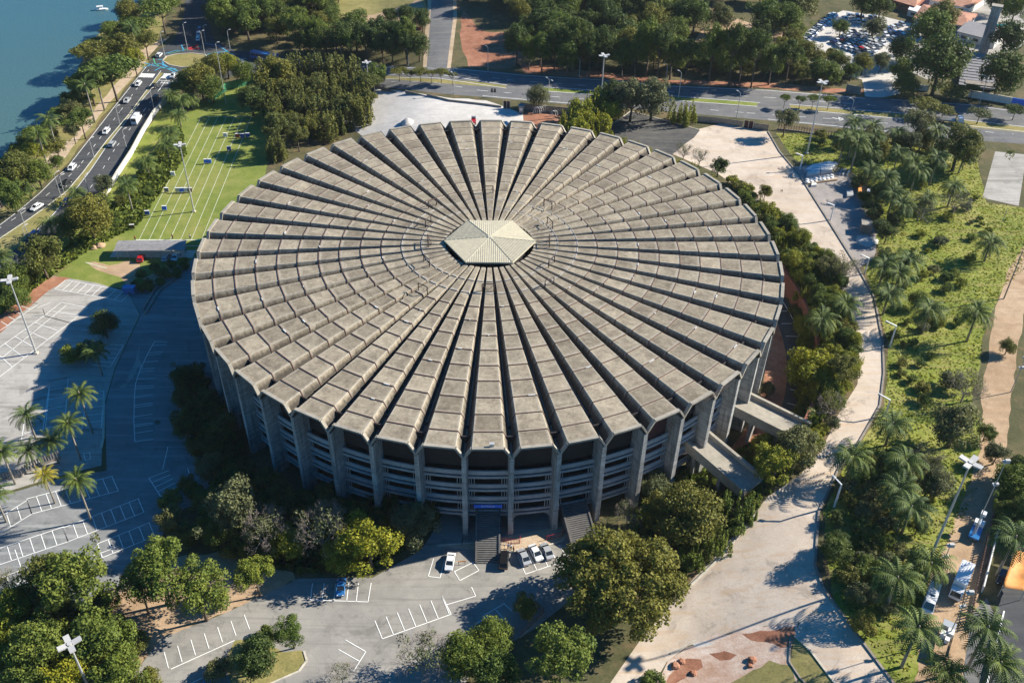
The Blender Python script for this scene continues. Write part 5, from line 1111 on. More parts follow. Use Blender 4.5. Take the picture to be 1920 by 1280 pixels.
for j,(a,b,n) in enumerate([((1655,60),(1690,48),5),((1660,68),(1702,60),6),((1675,74),(1712,66),5)]): lotrow(a,b,n,((1600,80),(1609,86)),'in row %s of the car park right part'%ORD(j+1),.05)
for j,(a,b,n) in enumerate([((1585,38),(1650,52),9),((1590,32),(1640,36),7)]): lotrow(a,b,n,((1600,80),(1603,90)),'in the %s shaded row of the car park'%['second','rearmost'][j],.1)
lotrow((1500,98),(1540,112),6,((1600,80),(1609,86)),'under the trees edging the crowded car park')
lotrow((1694,124),(1698,142),5,((1600,80),(1612,82)),'in the short row beside the big dark round tree')
car('hatch',(1581,83),(1590,88),'cred','red car in the left of the central block of the crowded car park',None,False); car('hatch',(1616,96),(1625,100),'cred','red car at the lower right of the central block of the crowded car park',None,False)
car('hatch',(1598,126),(1606,120),'cgrey','grey car alone by the exit of the crowded car park',None,False)

# ------------------------------------------------------------------ street furniture
def head_panels(o,z,n=4,s=1.0,rot=.4):
    for k in range(n):
        a=rot+k*2*PI/n; m=MB(); M_=Matrix.Rotation(a,3,'Z')@Matrix.Rotation(-.12,3,'Y'); m.box((0,0,0),(1.5*s,1.0*s,.3*s),M=M_); h=m.build('lamp_head',MT['lampw'],o); h.location=(1.2*s*math.cos(a),1.2*s*math.sin(a),z+.15)
        g=MB(); g.box((0,0,0),(1.3*s,.8*s,.04),M=M_); q=g.build('lamp_glass',MT['lens'],h); q.location=(0,0,-.16*s)
    m=MB(); m.tube([(0,0,z-.3),(0,0,z+.35)],[.42*s,.42*s],10); m.build('lamp_hub',MT['lampw'],o)
def mast(b,t,label,s=1.,rot=.4,n=4,col='metal'):
    B,h=pole_h(b,t); o=empty('floodlight_mast',B,0,label,'light mast','tall light masts'); m=MB(); m.tube([(0,0,-.2),(0,0,h)],[.30*s,.14*s],8); m.build('pole',MT[col],o)
    f=MB(); f.box((0,0,.15),(1,1,.4)); f.build('footing',MT['kerb'],o); head_panels(o,h,n,s,rot); return o
mast((1731,1076),(1808,868),'tall four-headed light mast right of the service road above the parked white van',1.05,.75)
mast((68,662),(18,525),'tall four-headed light mast standing in the sunny left car park',1.0,.3)
mast((364,397),(340,272),'four-headed light mast in the middle of the archery lanes',.9,.2)
mast((1125,212),(1127,105),'four-headed light mast rising from the bright hedge behind the stadium',1.0,.3)
mast((692,172),(685,118),'four-headed light mast above the feathery trees by the avenue',.9,.3)
mast((1513,288),(1538,155),'four-headed light mast by the palms at the top of the service road',1.0,.3)
mast((176,1310),(133,1208),'four-headed light mast rising from the bottom left tree clump',1.0,.65)
mast((1680,1290),(1690,1285),'x') if False else None
def lamp(b,t,label,group,arm=1.6,col='metal',az=0.,dbl=False,r=.11,name='street_lamp',cat='street lamp'):
    B,h=pole_h(b,t); h=max(3,min(h,24)); o=empty(name,B,az,label,cat,group); m=MB(); m.tube([(0,0,-.1),(0,0,h)],[r*1.3,r*.8],6); m.build('pole',MT[col],o)
    if arm:
        for s in ((1,-1) if dbl else (1,)):
            a=MB(); a.tube([(0,0,h-.1),(s*arm*.6,0,h+.35),(s*arm,0,h+.4)],.06,5); a.build('arm',MT[col],o); g=MB(); g.box((s*(arm+.3),0,h+.38),(.9,.35,.16)); g.build('lamp_head',MT['lampw'],o)
    return o
for i,(b,t) in enumerate([((289,205),(281,169)),((225,234),(216,202)),((237,276),(229,245)),((177,297),(167,262)),((168,366),(157,330)),((122,367),(112,332)),((115,371),(101,327)),((52,439),(39,397)),((49,449),(37,427))]):
    lamp(b,t,'slim pale lamp pole on the lakeside road median, %s from the junction'%ORD(i+1),'lamps along the lakeside road median',1.2,az=1.0)
for b,t,l in [((309.5,107),(298.6,62),'lamp pole at the lake end of the small traffic island'),((352,94),(344.5,45),'lamp pole behind the traffic island beside the red road paint'),((385,107),(376,60),'lamp pole on the right end of the traffic island'),((386,79),(381,50),'dim pole in the shade of the wooded road beyond the junction'),((424,195),(405,82),'tall lamp pole at the top end of the archery field'),((431.5,92),(425.5,58),'grey pole at the wood edge right of the junction')]: lamp(b,t,l,None,.8,az=.5)
for b,t,l in [((641,115),(635,87),'lamp under the leafy slope left of the side road'),((766,125),(760,96),'lamp with yellow band at the foot of the side road'),((915,133),(916,90),'pole right of the side road before the dark wood'),((852,176),(857,140),'lamp on the near verge of the avenue left of the gate'),((1029,175),(1032,150),'two-armed lamp beside the round tree near the gate'),((1086,144),(1085,112),'lamp in deep shade under the dark wood'),((1248,155),(1250,122),'lamp on the far kerb right of the dark wood'),((1272,184),(1277,137),'thick pale concrete post on the avenue median'),((1381,221),(1389,175),'curved lamp on the near kerb by the maroon gates'),((1590,235),(1601,189),'pale post on the avenue verge above the brown slat fence'),((1835,197),(1850,146),'leaning pole in front of the white boundary wall'),((1870,190),(1884,157),'short lamp beside the blue gate')]: lamp(b,t,l,None,1.3,az=2.2,dbl='two-armed' in l)
def bent(b,t,e,label):
    B,h=pole_h(b,t); h=min(max(h,5),11); E=U(e[0],e[1],B[2]+h+1.0); Tp=np.array([B[0],B[1],B[2]+h]); d=E-Tp; d[2]=max(.3,min(1.2,d[2])); l=np.linalg.norm(d[:2]); 
    if l>4.5: d[:2]*=4.5/l
    o=empty('bent_arm_lamp',B,0,label,'street lamp','white bent arm lamps by the service road'); m=MB(); m.tube([(0,0,-.1),(0,0,h)],[.26,.17],6); m.build('pole',MT['white'],o)
    m=MB(); m.tube([(0,0,h-.05),(d[0],d[1],h+d[2])],[.2,.12],5); m.build('arm',MT['white'],o); m=MB(); m.box((d[0]*.85,d[1]*.85,h+d[2]*.85-.15),(.9,.5,.15),math.atan2(d[1],d[0])); m.build('lamp_head',MT['lampw'],o)
for b,t,e,l in [((1500,318),(1506,292),(1493,287),'white bent arm lamp beside the blue tarpaulins of the storage yard'),((1557,413),(1564,385),(1551,380),'white bent arm lamp in the palm shadow inside the storage yard'),((1621,514),(1630,484),(1614,477),'white bent arm lamp below the concrete block by the road bend'),((1668,650),(1680,611),(1661,601),'white bent arm lamp where the service road runs straight beside the slope'),((1659,780),(1666,750),(1647,737),'white bent arm lamp opposite the end of the rear access ramp'),((1564,950),(1580,907),(1561,890),'white bent arm lamp near the front access ramp end'),((1648,1240),(1655,1215),(1640,1205),'x')][:6]: bent(b,t,e,l)
# fences and walls
def walls(name,px,h,mat,label,cat='wall',th=.25,coping=None):
    P=[G(*p)[:2] for p in px]; c=P[0]; o=empty(name,(c[0],c[1],0),0,label,cat); m=MB(); k=MB()
    for a,b in zip(P[:-1],P[1:]):
        L_=np.linalg.norm(b-a); n=max(1,int(L_/8)); an=math.atan2(b[1]-a[1],b[0]-a[0])
        for i in range(n):
            p=a+(b-a)*(i+.5)/n; z=zf(*p); m.box((p[0]-c[0],p[1]-c[1],z+h/2-.3),(L_/n+.002,th,h+.6),an)
            if coping: k.box((p[0]-c[0],p[1]-c[1],z+h+.06),(L_/n+.003,th+.15,.12),an)
    m.build('wall_panel',MT[mat],o)
    if coping: k.build('coping',MT[coping],o)
    return o
def slats(px,h,mat,label,step=.55,w_=.3,posts=True,th=.14,tilt=0):
    P=[G(*p)[:2] for p in px]; c=P[0]; o=empty('slat_fence',(c[0],c[1],0),0,label,'fence'); m=MB(); r=MB()
    for a,b in zip(P[:-1],P[1:]):
        L_=np.linalg.norm(b-a); n=max(1,int(L_/step)); an=math.atan2(b[1]-a[1],b[0]-a[0])
        for i in range(n):
            p=a+(b-a)*(i+.5)/n; z=zf(*p); m.box((p[0]-c[0],p[1]-c[1],z+h/2),(w_,th,h),an+tilt)
        k=max(1,int(L_/6))
        for i in range(k):
            p=a+(b-a)*(i+.5)/k; z=zf(*p); r.box((p[0]-c[0],p[1]-c[1],z+.25),(L_/k+.003,.3,.5),an); r.box((p[0]-c[0],p[1]-c[1],z+h*.8),(L_/k+.002,.06,.12),an)
    m.build('slats',MT[mat],o); r.build('rail',MT['slat'],o); return o
slats([(1457,243),(1500,248),(1560,257),(1650,267),(1755,276)],2.3,'slatr','brown concrete slat fence between the avenue and the grassy slope',.85,.42,tilt=.9)
slats([(1307,228),(1350,232),(1392,238)],2.2,'slat','grey concrete slat fence left of the maroon gates',.5,.46)
slats([(1412,241),(1440,245)],2.2,'slat','short grey slat fence right of the maroon gates',.5,.46)
slats([(975,204),(1000,208),(1045,212),(1085,216)],2.4,'slat','shaded grey slat fence behind the round tree by the avenue',.5,.46)
slats([(-20,905),(40,893),(62,878),(115,858)],2.3,'slat','grey palisade fence under the left palms',.55,.3)
slats([(180,1150),(215,1118),(250,1095),(275,1080)],2.2,'slat','slat fence glimpsed between the two big lower left trees',.55,.3)
slats([(990,1130),(1020,1150),(1000,1172),(975,1195)],1.9,'slatr','dark fence in the shade left of the giant tree',.6,.12)
walls('boundary_wall',[(316,188),(290,216),(268,252),(248,290),(222,330),(190,385),(170,415)],2.0,'wallw','pale boundary wall between the lakeside road and the archery field',coping='kerb')
walls('boundary_wall',[(705,168),(760,176),(842,190),(905,197),(940,202)],.7,'slat','low dark wall along the near side of the avenue by the gravel lot')
walls('boundary_wall',[(1815,182),(1850,188),(1895,196)],2.6,'wallw','white boundary wall at the top right behind the avenue trees',coping='kerb')
walls('boundary_wall',[(1895,196),(1960,206)],2.6,'blue','blue boundary wall at the right edge of the avenue')
walls('boundary_wall',[(1690,165),(1740,172)],2.2,'wallw','white wall behind the hedge under the big dark round tree')
walls('brick_wall',[(626,60),(680,64),(740,60),(790,56)],2.2,'brick','red brick retaining wall below the hill field')
walls('boundary_wall',[(1585,172),(1612,178)],3.0,'slat','grey concrete wall left of the car park entrance')
walls('boundary_wall',[(1568,40),(1600,22)],1.0,'slat','x') if False else None
walls('boundary_wall',[(1840,1110),(1868,1000),(1890,930)],1.8,'wallw','pale wall along the dirt lane by the parked trucks at lower right')
walls('boundary_wall',[(1845,1300),(1862,1225),(1880,1150)],.9,'white','low white wall beside the street in the lower right corner')
def gate(px,h,label):
    P=[G(*p) for p in px]; o=empty('maroon_gate',P[0],0,label,'gate')
    for i in range(2):
        a=P[0]+(P[1]-P[0])*i/2; b=P[0]+(P[1]-P[0])*(i+1)/2; m=MB(); c=(a+b)/2-P[0]; an=math.atan2(b[1]-a[1],b[0]-a[0]); m.box((c[0],c[1],h/2),(np.linalg.norm(b-a)-.25,.08,h),an); m.build('gate_leaf',MT['maroon'],o)
    f=MB()
    for q in (P[0],(P[0]+P[1])/2,P[1]): d=q-P[0]; f.box((d[0],d[1],h/2+.1),(.2,.2,h+.2))
    f.build('gate_frame',MT['kerb'],o)
gate([(1394,239),(1411,241)],2.6,'maroon double gate in the grey slat fence by the avenue')
gate([(944,203),(956,204)],2.8,'maroon gate at the road corner of the gravel lot')
m=MB(); m.box((0,0,1.4),(1.6,1.6,2.8)); m.box((0,0,2.9),(2.1,2.1,.2)); o=m.build('guard_booth',MT['greyroof']); P=G(977,212); o.location=P; tag(o,'small grey guard booth at the entrance beside the round tree','booth')
g=MB(); g.box((0,-.82,1.7),(1.0,.06,.9)); g.build('window',MT['wallw'],o)
# traffic signs
for p,l in (((925,182),'pair of dark traffic sign backs beside the avenue near the gate'),):
    B=G(*p); o=empty('traffic_sign',B,0,l,'sign'); m=MB(); m.tube([(0,0,0),(0,0,2.6)],.05,5); m.build('post',MT['metal'],o)
    for s in (-.55,.55): m=MB(); m.box((s,0,2.5),(.85,.06,1.5)); m.build('sign_panel',MT['cblack'],o)
# ------------------------------------------------------------------ buildings
def quadhouse(px,hwall,label,roofmat='tile',rise=1.5,wallmat='wallw',flat=False,name='house',cat='house',wins=3):
    """px: four ground corners (front left, front right, back right, back left)"""
    P=[G(*p) for p in px]; z0=min(p[2] for p in P); C=sum(P)/4; o=empty(name,(C[0],C[1],z0),0,label,cat); Q=[(p-C)[:2] for p in P]
    m=MB(); m.prism([tuple(q) for q in Q],-.5,hwall); m.build('wall',MT[wallmat],o,fix=True)
    E=[q*1.06 for q in Q]; r=MB()
    if flat: r.prism([tuple(e) for e in E],hwall+.004,hwall+.3)
    else:
        ml=(E[0]+E[3])/2*.82+(E[1]+E[2])/2*.18; mr=(E[1]+E[2])/2*.82+(E[0]+E[3])/2*.18
        v=[(*e,hwall) for e in E]; a=(*ml,hwall+rise); b=(*mr,hwall+rise)
        r.poly([v[0],v[1],b,a]); r.poly([v[1],v[2],b]); r.poly([v[2],v[3],a,b]); r.poly([v[3],v[0],a]); r.poly([(x,y,hwall+.01) for x,y,_ in v][::-1])
    r.build('roof',MT[roofmat],o)
    a,b=Q[0],Q[1]; d=(b-a); l=np.linalg.norm(d); d/=l; n=np.array([d[1],-d[0]]); an=math.atan2(d[1],d[0])
    for k in range(wins):
        p=a+d*l*(k+.6)/(wins+.2)+n*.04; wd=MB(); wd.box((p[0],p[1],hwall*.55),(l/(wins*2.4),.12,hwall*.33),an); fr=wd.build('window',MT['glass'],o)
        s=MB(); s.box((p[0]+n[0]*.03,p[1]+n[1]*.03,hwall*.55-hwall*.19),(l/(wins*2.2),.25,.1),an); s.build('sill',MT['kerb'],fr)
    return o
quadhouse([(1672,14),(1712,26),(1735,2),(1692,-16)],3.4,'orange tiled house at the top edge behind the car park',wallmat='brick')
quadhouse([(1740,14),(1812,30),(1850,6),(1772,-14)],3.6,'long white house with orange tiled roof at the top right')
quadhouse([(1712,46),(1810,62),(1828,38),(1730,22)],3.0,'low house with brownish red roof behind the spreading dark trees',wins=2)
quadhouse([(1792,74),(1862,92),(1882,72),(1812,54)],3.2,'flat grey roofed white building behind the concrete tower',flat=True,roofmat='greyroof')
quadhouse([(1700,30),(1722,36),(1728,26),(1706,20)],2.6,'small white outbuilding between the car park and the houses',flat=True,roofmat='wallw',wins=1)
quadhouse([(1808,200),(1810,200),(1811,198),(1809,198)],1,'x') if False else None
B,h=pole_h((1842,100),(1858,12)); o=empty('concrete_tower',B,-.45,'tall slender ribbed concrete tower beside the white flat roofed building','tower'); m=MB(); m.box((-.95,0,h/2),(1.7,2.6,h)); m.box((.95,0,h/2),(1.7,2.6,h)); m.build('shaft',MT['pier'],o); m=MB(); m.box((0,0,h/2),(.5,2.9,h*.995)); m.build('rib',MT['rimc'],o); m=MB(); m.box((0,0,h+.2),(4.2,3.3,.4)); m.build('tower_top',MT['rimc'],o)
P0=G(1835,120); o=empty('stepped_hall',P0,-.3,'dark stepped sheet roof descending below the concrete tower','building')
m=MB()
for k in range(12): m.box((-k*.25,-k*2.4,3.6-k*.22),(13,2.35,.35))
m.build('stepped_roof',MT['greyroof'],o); m=MB(); m.box((-1.4,-13,.9),(11,27,1.6)); m.build('wall',MT['slat'],o)
P0=G(1880,52); m=MB(); m.prism([(5*math.cos(t)*1.4,3.5*math.sin(t)) for t in np.arange(0,2*PI,PI/10)],-.2,.35); o=m.build('swimming_pool',MT['pool']); o.location=P0; tag(o,'small turquoise swimming pool behind the tower','pool'); m=MB(); m.prism([(6*math.cos(t)*1.4,4.5*math.sin(t)) for t in np.arange(0,2*PI,PI/10)],-.1,.3); m.build('pool_edge',MT['wallw'],o)
# archery shed
P=[G(*p,2.8) for p in ((214,471),(347,469),(350,451),(222,452))]; c=P[0]; o=empty('archery_shed',c,0,'long open shed with pale grey sheet roof at the foot of the archery lanes','shed')
V=[p-c for p in P]; m=MB(); mid=[(V[0]+V[3])/2,(V[1]+V[2])/2]; hh=3.1
m.hexa([(*V[0][:2],hh-.3),(*V[1][:2],hh-.3),(*mid[1][:2],hh+.1),(*mid[0][:2],hh+.1),(*V[0][:2],hh-.2),(*V[1][:2],hh-.2),(*mid[1][:2],hh+.2),(*mid[0][:2],hh+.2)])
m.hexa([(*mid[0][:2],hh+.103),(*mid[1][:2],hh+.103),(*V[2][:2],hh-.2),(*V[3][:2],hh-.2),(*mid[0][:2],hh+.203),(*mid[1][:2],hh+.203),(*V[2][:2],hh-.1),(*V[3][:2],hh-.1)])
m.build('roof',plain('pale_roof_sheet',(.24,.23,.23),.6,var=.25),o)
for k in range(7):
    for a_,b_ in ((V[0],V[1]),(V[3],V[2])): q=a_+(b_-a_)*(.03+.94*k/6); m=MB(); m.tube([(q[0],q[1],0),(q[0],q[1],hh-.3)],.08,5); m.build('post',MT['metal'],o)
m=MB(); q=(V[0]+V[1]+V[2]+V[3])/4; m.box((q[0],q[1],.03),(24,4,.1)); m.build('floor_slab',MT['kerb'],o)
# archery targets
tb=None
for i,(x,y,c) in enumerate([(423,258,'wallw'),(446,259,'cred'),(455,259,'shirtb'),(465,258,'shirtb'),(430,283,'shirtb'),(387,307,'blue'),(393,307,'blue'),(325,331,'wallw'),(313,361,'greyroof'),(334,361,'metal'),(342,361,'blue'),(350,361,'wallw'),(357,361,'slatr'),(309,395,'blue'),(277,404,'shirtb'),(249,430,'cblack')]):
    P=G(x,y); o=empty('archery_target',P,.1,['pale archery target near the left of the far target row','reddish archery target first of three at the far right','blue archery target middle of the three at the far right','blue faced archery target last of the three at the far right','blue white archery target alone in front of the far trio','left blue target of the pair in the middle of the lanes','right blue target of the pair in the middle of the lanes','white archery target left of the light mast','grey target left of the close row beside the mast','silver target first in the close row beside the mast','blue target second in the close row beside the mast','white target third in the close row beside the mast','brown target at the mast end of the close row','blue target below the close row','dark blue target nearer the shed on the left','black topped target nearest the shed'][i],'target','archery targets on the lanes')
    m=MB(); m.box((0,0,1.0),(1.35,.35,1.35),M=Matrix.Rotation(-.15,3,'X')); m.build('target_butt',MT[c],o); m=MB(); m.box((0,.02,1.72),(1.45,.5,.06)); m.build('target_top',MT['wallw'],o)
    l=MB(); l.tube([(-.5,0,0),(-.5,0,1)],.05,4); l.build('leg',MT['slatr'],o); l=MB(); l.tube([(.5,0,0),(.5,0,1)],.05,4); l.build('leg',MT['slatr'],o); l=MB(); l.tube([(0,.6,0),(0,.1,1.4)],.05,4); l.build('leg',MT['slatr'],o)
# people
def person(P,az,shirt,label,arm=0,group=None,bend=0):
    joints=[(0,0,.92),(0,0,1.15),(0,.0,1.38),(0,0,1.5),(0,0,1.66),(-.1,0,.9),(-.11,.12,.5),(-.11,.02,.08),(-.11,.14,.03),(.1,0,.9),(.11,-.1,.5),(.11,-.16,.08),(.11,-.04,.03),(-.19,0,1.4),(-.24,-.02+arm*.15,1.13),(-.22,.1+arm*.4,.92+arm*.45),(.19,0,1.4),(.24,-.02,1.13),(.23,.1,.9)]
    ed=[(0,1),(1,2),(2,3),(3,4),(0,5),(5,6),(6,7),(7,8),(0,9),(9,10),(10,11),(11,12),(2,13),(13,14),(14,15),(2,16),(16,17),(17,18)]
    rad=[.13,.12,.14,.055,.10,.09,.065,.045,.04,.09,.065,.045,.04,.06,.045,.035,.06,.045,.035]
    def sk(name,js,es,rs,mat,parent):
        me=bpy.data.meshes.new(name); me.from_pydata(js,es,[]); o=bpy.data.objects.new(name,me); COL.objects.link(o); md=o.modifiers.new('s','SKIN')
        for v,r in zip(me.skin_vertices[0].data,rs): v.radius=(r,r)
        me.skin_vertices[0].data[0].use_root=True; o.modifiers.new('u','SUBSURF').levels=1
        dg=bpy.context.evaluated_depsgraph_get(); m2=bpy.data.meshes.new_from_object(o.evaluated_get(dg)); m2.name=name; bpy.data.objects.remove(o)
        m2.materials.clear(); m2.materials.append(MT[mat]); q=link(name,m2,None,parent); return q
    b=sk('person',joints,ed,rad,'skin',None); b.location=P; b.rotation_euler=(0,0,az); tag(b,label,'person',group)
    sk('shirt',[joints[i] for i in (0,1,2,13,14,16,17)],[(0,1),(1,2),(2,3),(3,4),(2,5),(5,6)],[.16,.15,.165,.08,.065,.08,.065],shirt,b)
    sk('trousers',[(0,0,.95)]+[joints[i] for i in (5,6,7,9,10,11)],[(0,1),(1,2),(2,3),(0,4),(4,5),(5,6)],[.155,.12,.095,.075,.12,.095,.075],'trous',b)
    m=MB(); m.loft([[(.11*math.cos(t)*k,.12*math.sin(t)*k-.01,1.7+z) for t in np.arange(0,2*PI,PI/4)] for k,z in ((1,-.04),(.95,.05),(.4,.11))]); m.build('hair',MT['hair'],b)
    return b
for x,y,az,s,arm,l in [(254,451,.2,'shirtr',1,'person standing at the left end of the archery shooting line'),(324,448,0,'shirtr',1,'person in orange red shirt at the middle of the archery shooting line'),(357,448,.3,'shirtw',0,'person in white shirt at the right end of the archery shooting line'),(348,472,1.,'trous',0,'person in dark clothes at the right end of the archery shed'),(141,266,.5,'shirtw',0,'person in white walking on the lakeside path beneath the airy trees'),(77,338,.5,'trous',0,'person in dark clothes walking on the lakeside path by the tall palms'),(958,1030,.5,'shirtw',1,'person by the bicycles in front of the entrance stairs'),(963,1034,2.,'shirtr',0,'person in red shirt beside the bicycles near the black car'),(953,1028,1.,'shirtb',0,'person in blue shirt on the pavement before the entrance stairs'),(1594,50,0,'shirtw',0,'person in white standing in the shaded back of the crowded car park'),(1800,1112,0,'shirtw',0,'x')][:10]: person(G(x,y),az,MT and s,l,arm)
def vehicle_root(name,p,q,label,cat):
    P=G(*p);Q=G(*q); return empty(name,(P[0],P[1],P[2]+.05),math.atan2(Q[1]-P[1],Q[0]-P[0]),label,cat)
def wheels(o,xs,w,r=.45):
    for x in xs:
        for s in(-1,1):
            m=MB(); m.loft([[(x+r*math.cos(t),s*w+y,r+r*math.sin(t)) for t in np.arange(0,2*PI,PI/6)] for y in (-.14,.14)]); m.build('wheel',MT['tyre'],o,fix=True)
def cab(o,x,L_,W,H,col):
    m=MB(); m.loft([[(x+a*L_,y,z) for a,z in ((-.5,.6),(-.5,H),(.28,H),(.5,H*.55),(.5,.6))] for y in (-W/2,W/2)]); m.build('cab',MT[col],o,fix=True)
    g=MB(); g.hexa([(x+L_*.51,-W*.42,H*.56),(x+L_*.52,-W*.42,H*.56),(x+L_*.52,W*.42,H*.56),(x+L_*.51,W*.42,H*.56),(x+L_*.30,-W*.38,H*.97),(x+L_*.32,-W*.38,H*.97),(x+L_*.32,W*.38,H*.97),(x+L_*.30,W*.38,H*.97)]); g.build('windscreen',MT['glass'],o)
o=vehicle_root('bus',(497,113),(480,110),'blue city bus half hidden behind trees on the avenue','bus'); m=MB(); m.box((0,0,1.75),(12,2.5,2.6)); m.build('body',MT['cblue'],o); m=MB(); m.box((0,0,2.1),(11.4,2.56,.8)); m.build('windows',MT['glass'],o); m=MB(); m.box((0,0,3.1),(11.8,2.3,.12)); m.build('roof',MT['cblue'],o); wheels(o,(-3.6,3.8),1.15)
o=vehicle_root('box_truck',(1797,1100),(1785,1130),'white box truck parked beside the wall in the dirt lane','truck'); m=MB(); m.box((-1.0,0,2.1),(6.0,2.4,2.7)); m.build('cargo_box',MT['cwhite'],o); m=MB(); m.box((-1.0,0,.75),(6.6,1.6,.25)); m.build('chassis',MT['cgrey'],o); cab(o,3.1,1.9,2.2,2.3,'cwhite'); wheels(o,(-2.6,2.9),1.05)
o=vehicle_root('flatbed_truck',(1768,1205),(1780,1165),'brown flatbed truck loaded with pale boxes below the white van','truck'); m=MB(); m.box((-1.2,0,1.2),(6.2,2.5,.22)); m.build('flat_bed',MT['dirt'],o)
m=MB(); m.box((-1.2,1.24,1.5),(6.2,.08,.4)); m.box((-1.2,-1.24,1.5),(6.2,.08,.4)); m.box((-4.3,0,1.5),(.08,2.4,.4)); m.build('side_boards',MT['dirt'],o); m=MB(); m.box((-1.2,0,.85),(7,1.1,.3)); m.build('chassis',MT['cgrey'],o); cab(o,3.1,1.9,2.2,2.2,'csilver'); wheels(o,(-2.8,2.9),1.05)
M1=o.matrix_world.copy() if False else None
for dx,dy,s,c in ((1.0,-.5,1.3,'wallw'),(.2,.6,1.1,'white'),(-.6,-.3,.9,'white')):
    a=o.rotation_euler.z; m=MB(); m.box((0,0,s/2),(s,s*.8,s)); m.box((0,0,s+.04),(s*1.05,s*.85,.08)); b=m.build('crate',MT[c]); b.location=(o.location.x+dx*math.cos(a)-dy*math.sin(a),o.location.y+dx*math.sin(a)+dy*math.cos(a),o.location.z+1.32); b.rotation_euler=(0,0,a)
    tag(b,{1.3:'largest pale crate on the brown flatbed truck',1.1:'middle sized white crate on the brown flatbed truck',.9:'smallest white crate on the brown flatbed truck'}[s],'crate')
o=vehicle_root('service_truck',(1828,1000),(1842,965),'small blue and white service truck with a raised lift at the lane side','truck'); m=MB(); m.box((-.8,0,.95),(3.6,2.0,.5)); m.build('bed',MT['cblue'],o); cab(o,1.9,1.7,1.9,2.0,'cwhite'); wheels(o,(-1.7,1.8),.9,.38); m=MB(); m.tube([(-1.2,0,1.2),(-.6,0,3.4),(1.2,0,4.4)],[.18,.15,.12],6); m.build('lift_arm',MT['cwhite'],o); m=MB(); m.box((1.5,0,4.5),(1.1,1.0,.7)); m.build('lift_basket',MT['cwhite'],o)
o=vehicle_root('crane_truck',(1780,231),(1812,234),'white truck with a loader crane parked on the avenue under the trees','truck'); m=MB(); m.box((-1.6,0,1.2),(7,2.4,.5)); m.build('flat_bed',MT['cgrey'],o); cab(o,3.4,2.0,2.4,2.7,'cwhite'); wheels(o,(-3.6,-2.4,3.2),1.1); m=MB(); m.tube([(1.8,0,1.4),(1.6,0,3.6),(-2.2,0,3.0)],[.25,.2,.14],6); m.build('crane_arm',plain('yellow_paint',(.5,.38,.05),.5),o)
o=vehicle_root('utility_cart',(888,231),(888,222),'small red and grey utility vehicle seen between roof folds on the gravel lot','utility vehicle'); m=MB(); m.box((-.6,0,.9),(2.2,1.6,.8)); m.build('cargo_bed',MT['cred'],o); cab(o,1.2,1.4,1.5,1.9,'cgrey'); wheels(o,(-1.1,1.1),.75,.33)
o=vehicle_root('motorcycle',(125,355),(112,362),'motorcycle following the black car past the lamp poles','motorcycle'); wheels(o,(),.0); m=MB(); m.loft([[(.65+.32*math.cos(t),y,.32+.32*math.sin(t)) for t in np.arange(0,2*PI,PI/6)] for y in (-.06,.06)]); m.loft([[(-.65+.32*math.cos(t),y,.32+.32*math.sin(t)) for t in np.arange(0,2*PI,PI/6)] for y in (-.06,.06)]); m.build('wheels',MT['tyre'],o,fix=True); m=MB(); m.tube([(-.8,0,.8),(-.2,0,.75),(.3,0,.9),(.5,0,1.05)],[.12,.2,.2,.08],6); m.tube([(.5,-.35,1.05),(.5,.35,1.05)],.03,4); m.build('body',MT['cblack'],o)
# storage yard
def slab(name,px,h,mat,label,cat,rz=0,segs=1):
    P=[G(*p) for p in px]; c=sum(P)/len(P); m=MB(); m.prism([(p[0]-c[0],p[1]-c[1]) for p in P],0,h)
    q=[((p[0]-c[0])*.9,(p[1]-c[1])*.9) for p in P]; m.prism(q,h,h*1.15+.03); o=m.build(name,MT[mat],fix=True); o.location=c; return tag(o,label,cat)
slab('tarpaulin_stack',[(1506,325),(1524,328),(1562,318),(1572,310),(1555,307),(1520,314)],1.0,'csilver','long bluish tarpaulin covered stack at the top of the storage yard','stack')
slab('tarpaulin_stack',[(1512,333),(1536,331),(1536,325),(1512,328)],1.1,'wallw','left pale tarpaulin bundle beside the row of bags','stack')
slab('tarpaulin_stack',[(1538,328),(1560,324),(1558,318),(1537,322)],1.1,'wallw','right pale tarpaulin bundle beside the row of bags','stack')
for i in range(14):
    x=1513+ (i%7)*7.6; y=340-(i%7)*1.35+(i//7)*4.5; P=G(x,y); m=MB(); m.loft([[(.8*k*math.cos(t),.75*k*math.sin(t),z) for t in np.arange(0,2*PI,PI/4)] for k,z in ((.85,0),(1,.45),(.8,.8),(.3,.9))]); o=m.build('bulk_bag',MT['wallw'],smooth=True); o.location=P; tag(o,'white bulk bag beside the tarpaulin stacks, %s from the left of the %s row'%(ORD(i%7+1),['back','front'][i//7]),'bag','white bulk bags in the storage yard')
slab('plank_stack',[(1512,347),(1570,339),(1569,336),(1512,344)],.5,'path','long pale timber beam before the row of bags','timber'); slab('pallet',[(1520,351),(1531,350),(1530,346),(1521,346)],.6,'wallw','small white pallet below the row of bags','pallet')
for i,(x,y) in enumerate(((1572,328),(1578,329),(1585,330))): slab('pipe_bundle',[(x,y),(x+3,y+1),(x+10,y-10),(x+7,y-11)],.4,'csilver',['left','middle','right'][i]+' silver bar bundle of the three at the top of the storage yard','pipes')
slab('container',[(1612,432),(1631,436),(1636,424),(1617,416)],.3,'slat','concrete footing under the block by the road','footing') if False else None
P=G(1622,433); o=empty('concrete_block',P,-.25,'grey concrete block standing at the lower end of the storage yard','block'); m=MB(); m.box((0,0,1.4),(3.0,3.0,2.8)); m.build('block_body',MT['slat'],o); m=MB(); m.box((0,0,2.86),(3.2,3.2,.12)); m.build('block_lid',MT['rimc'],o)
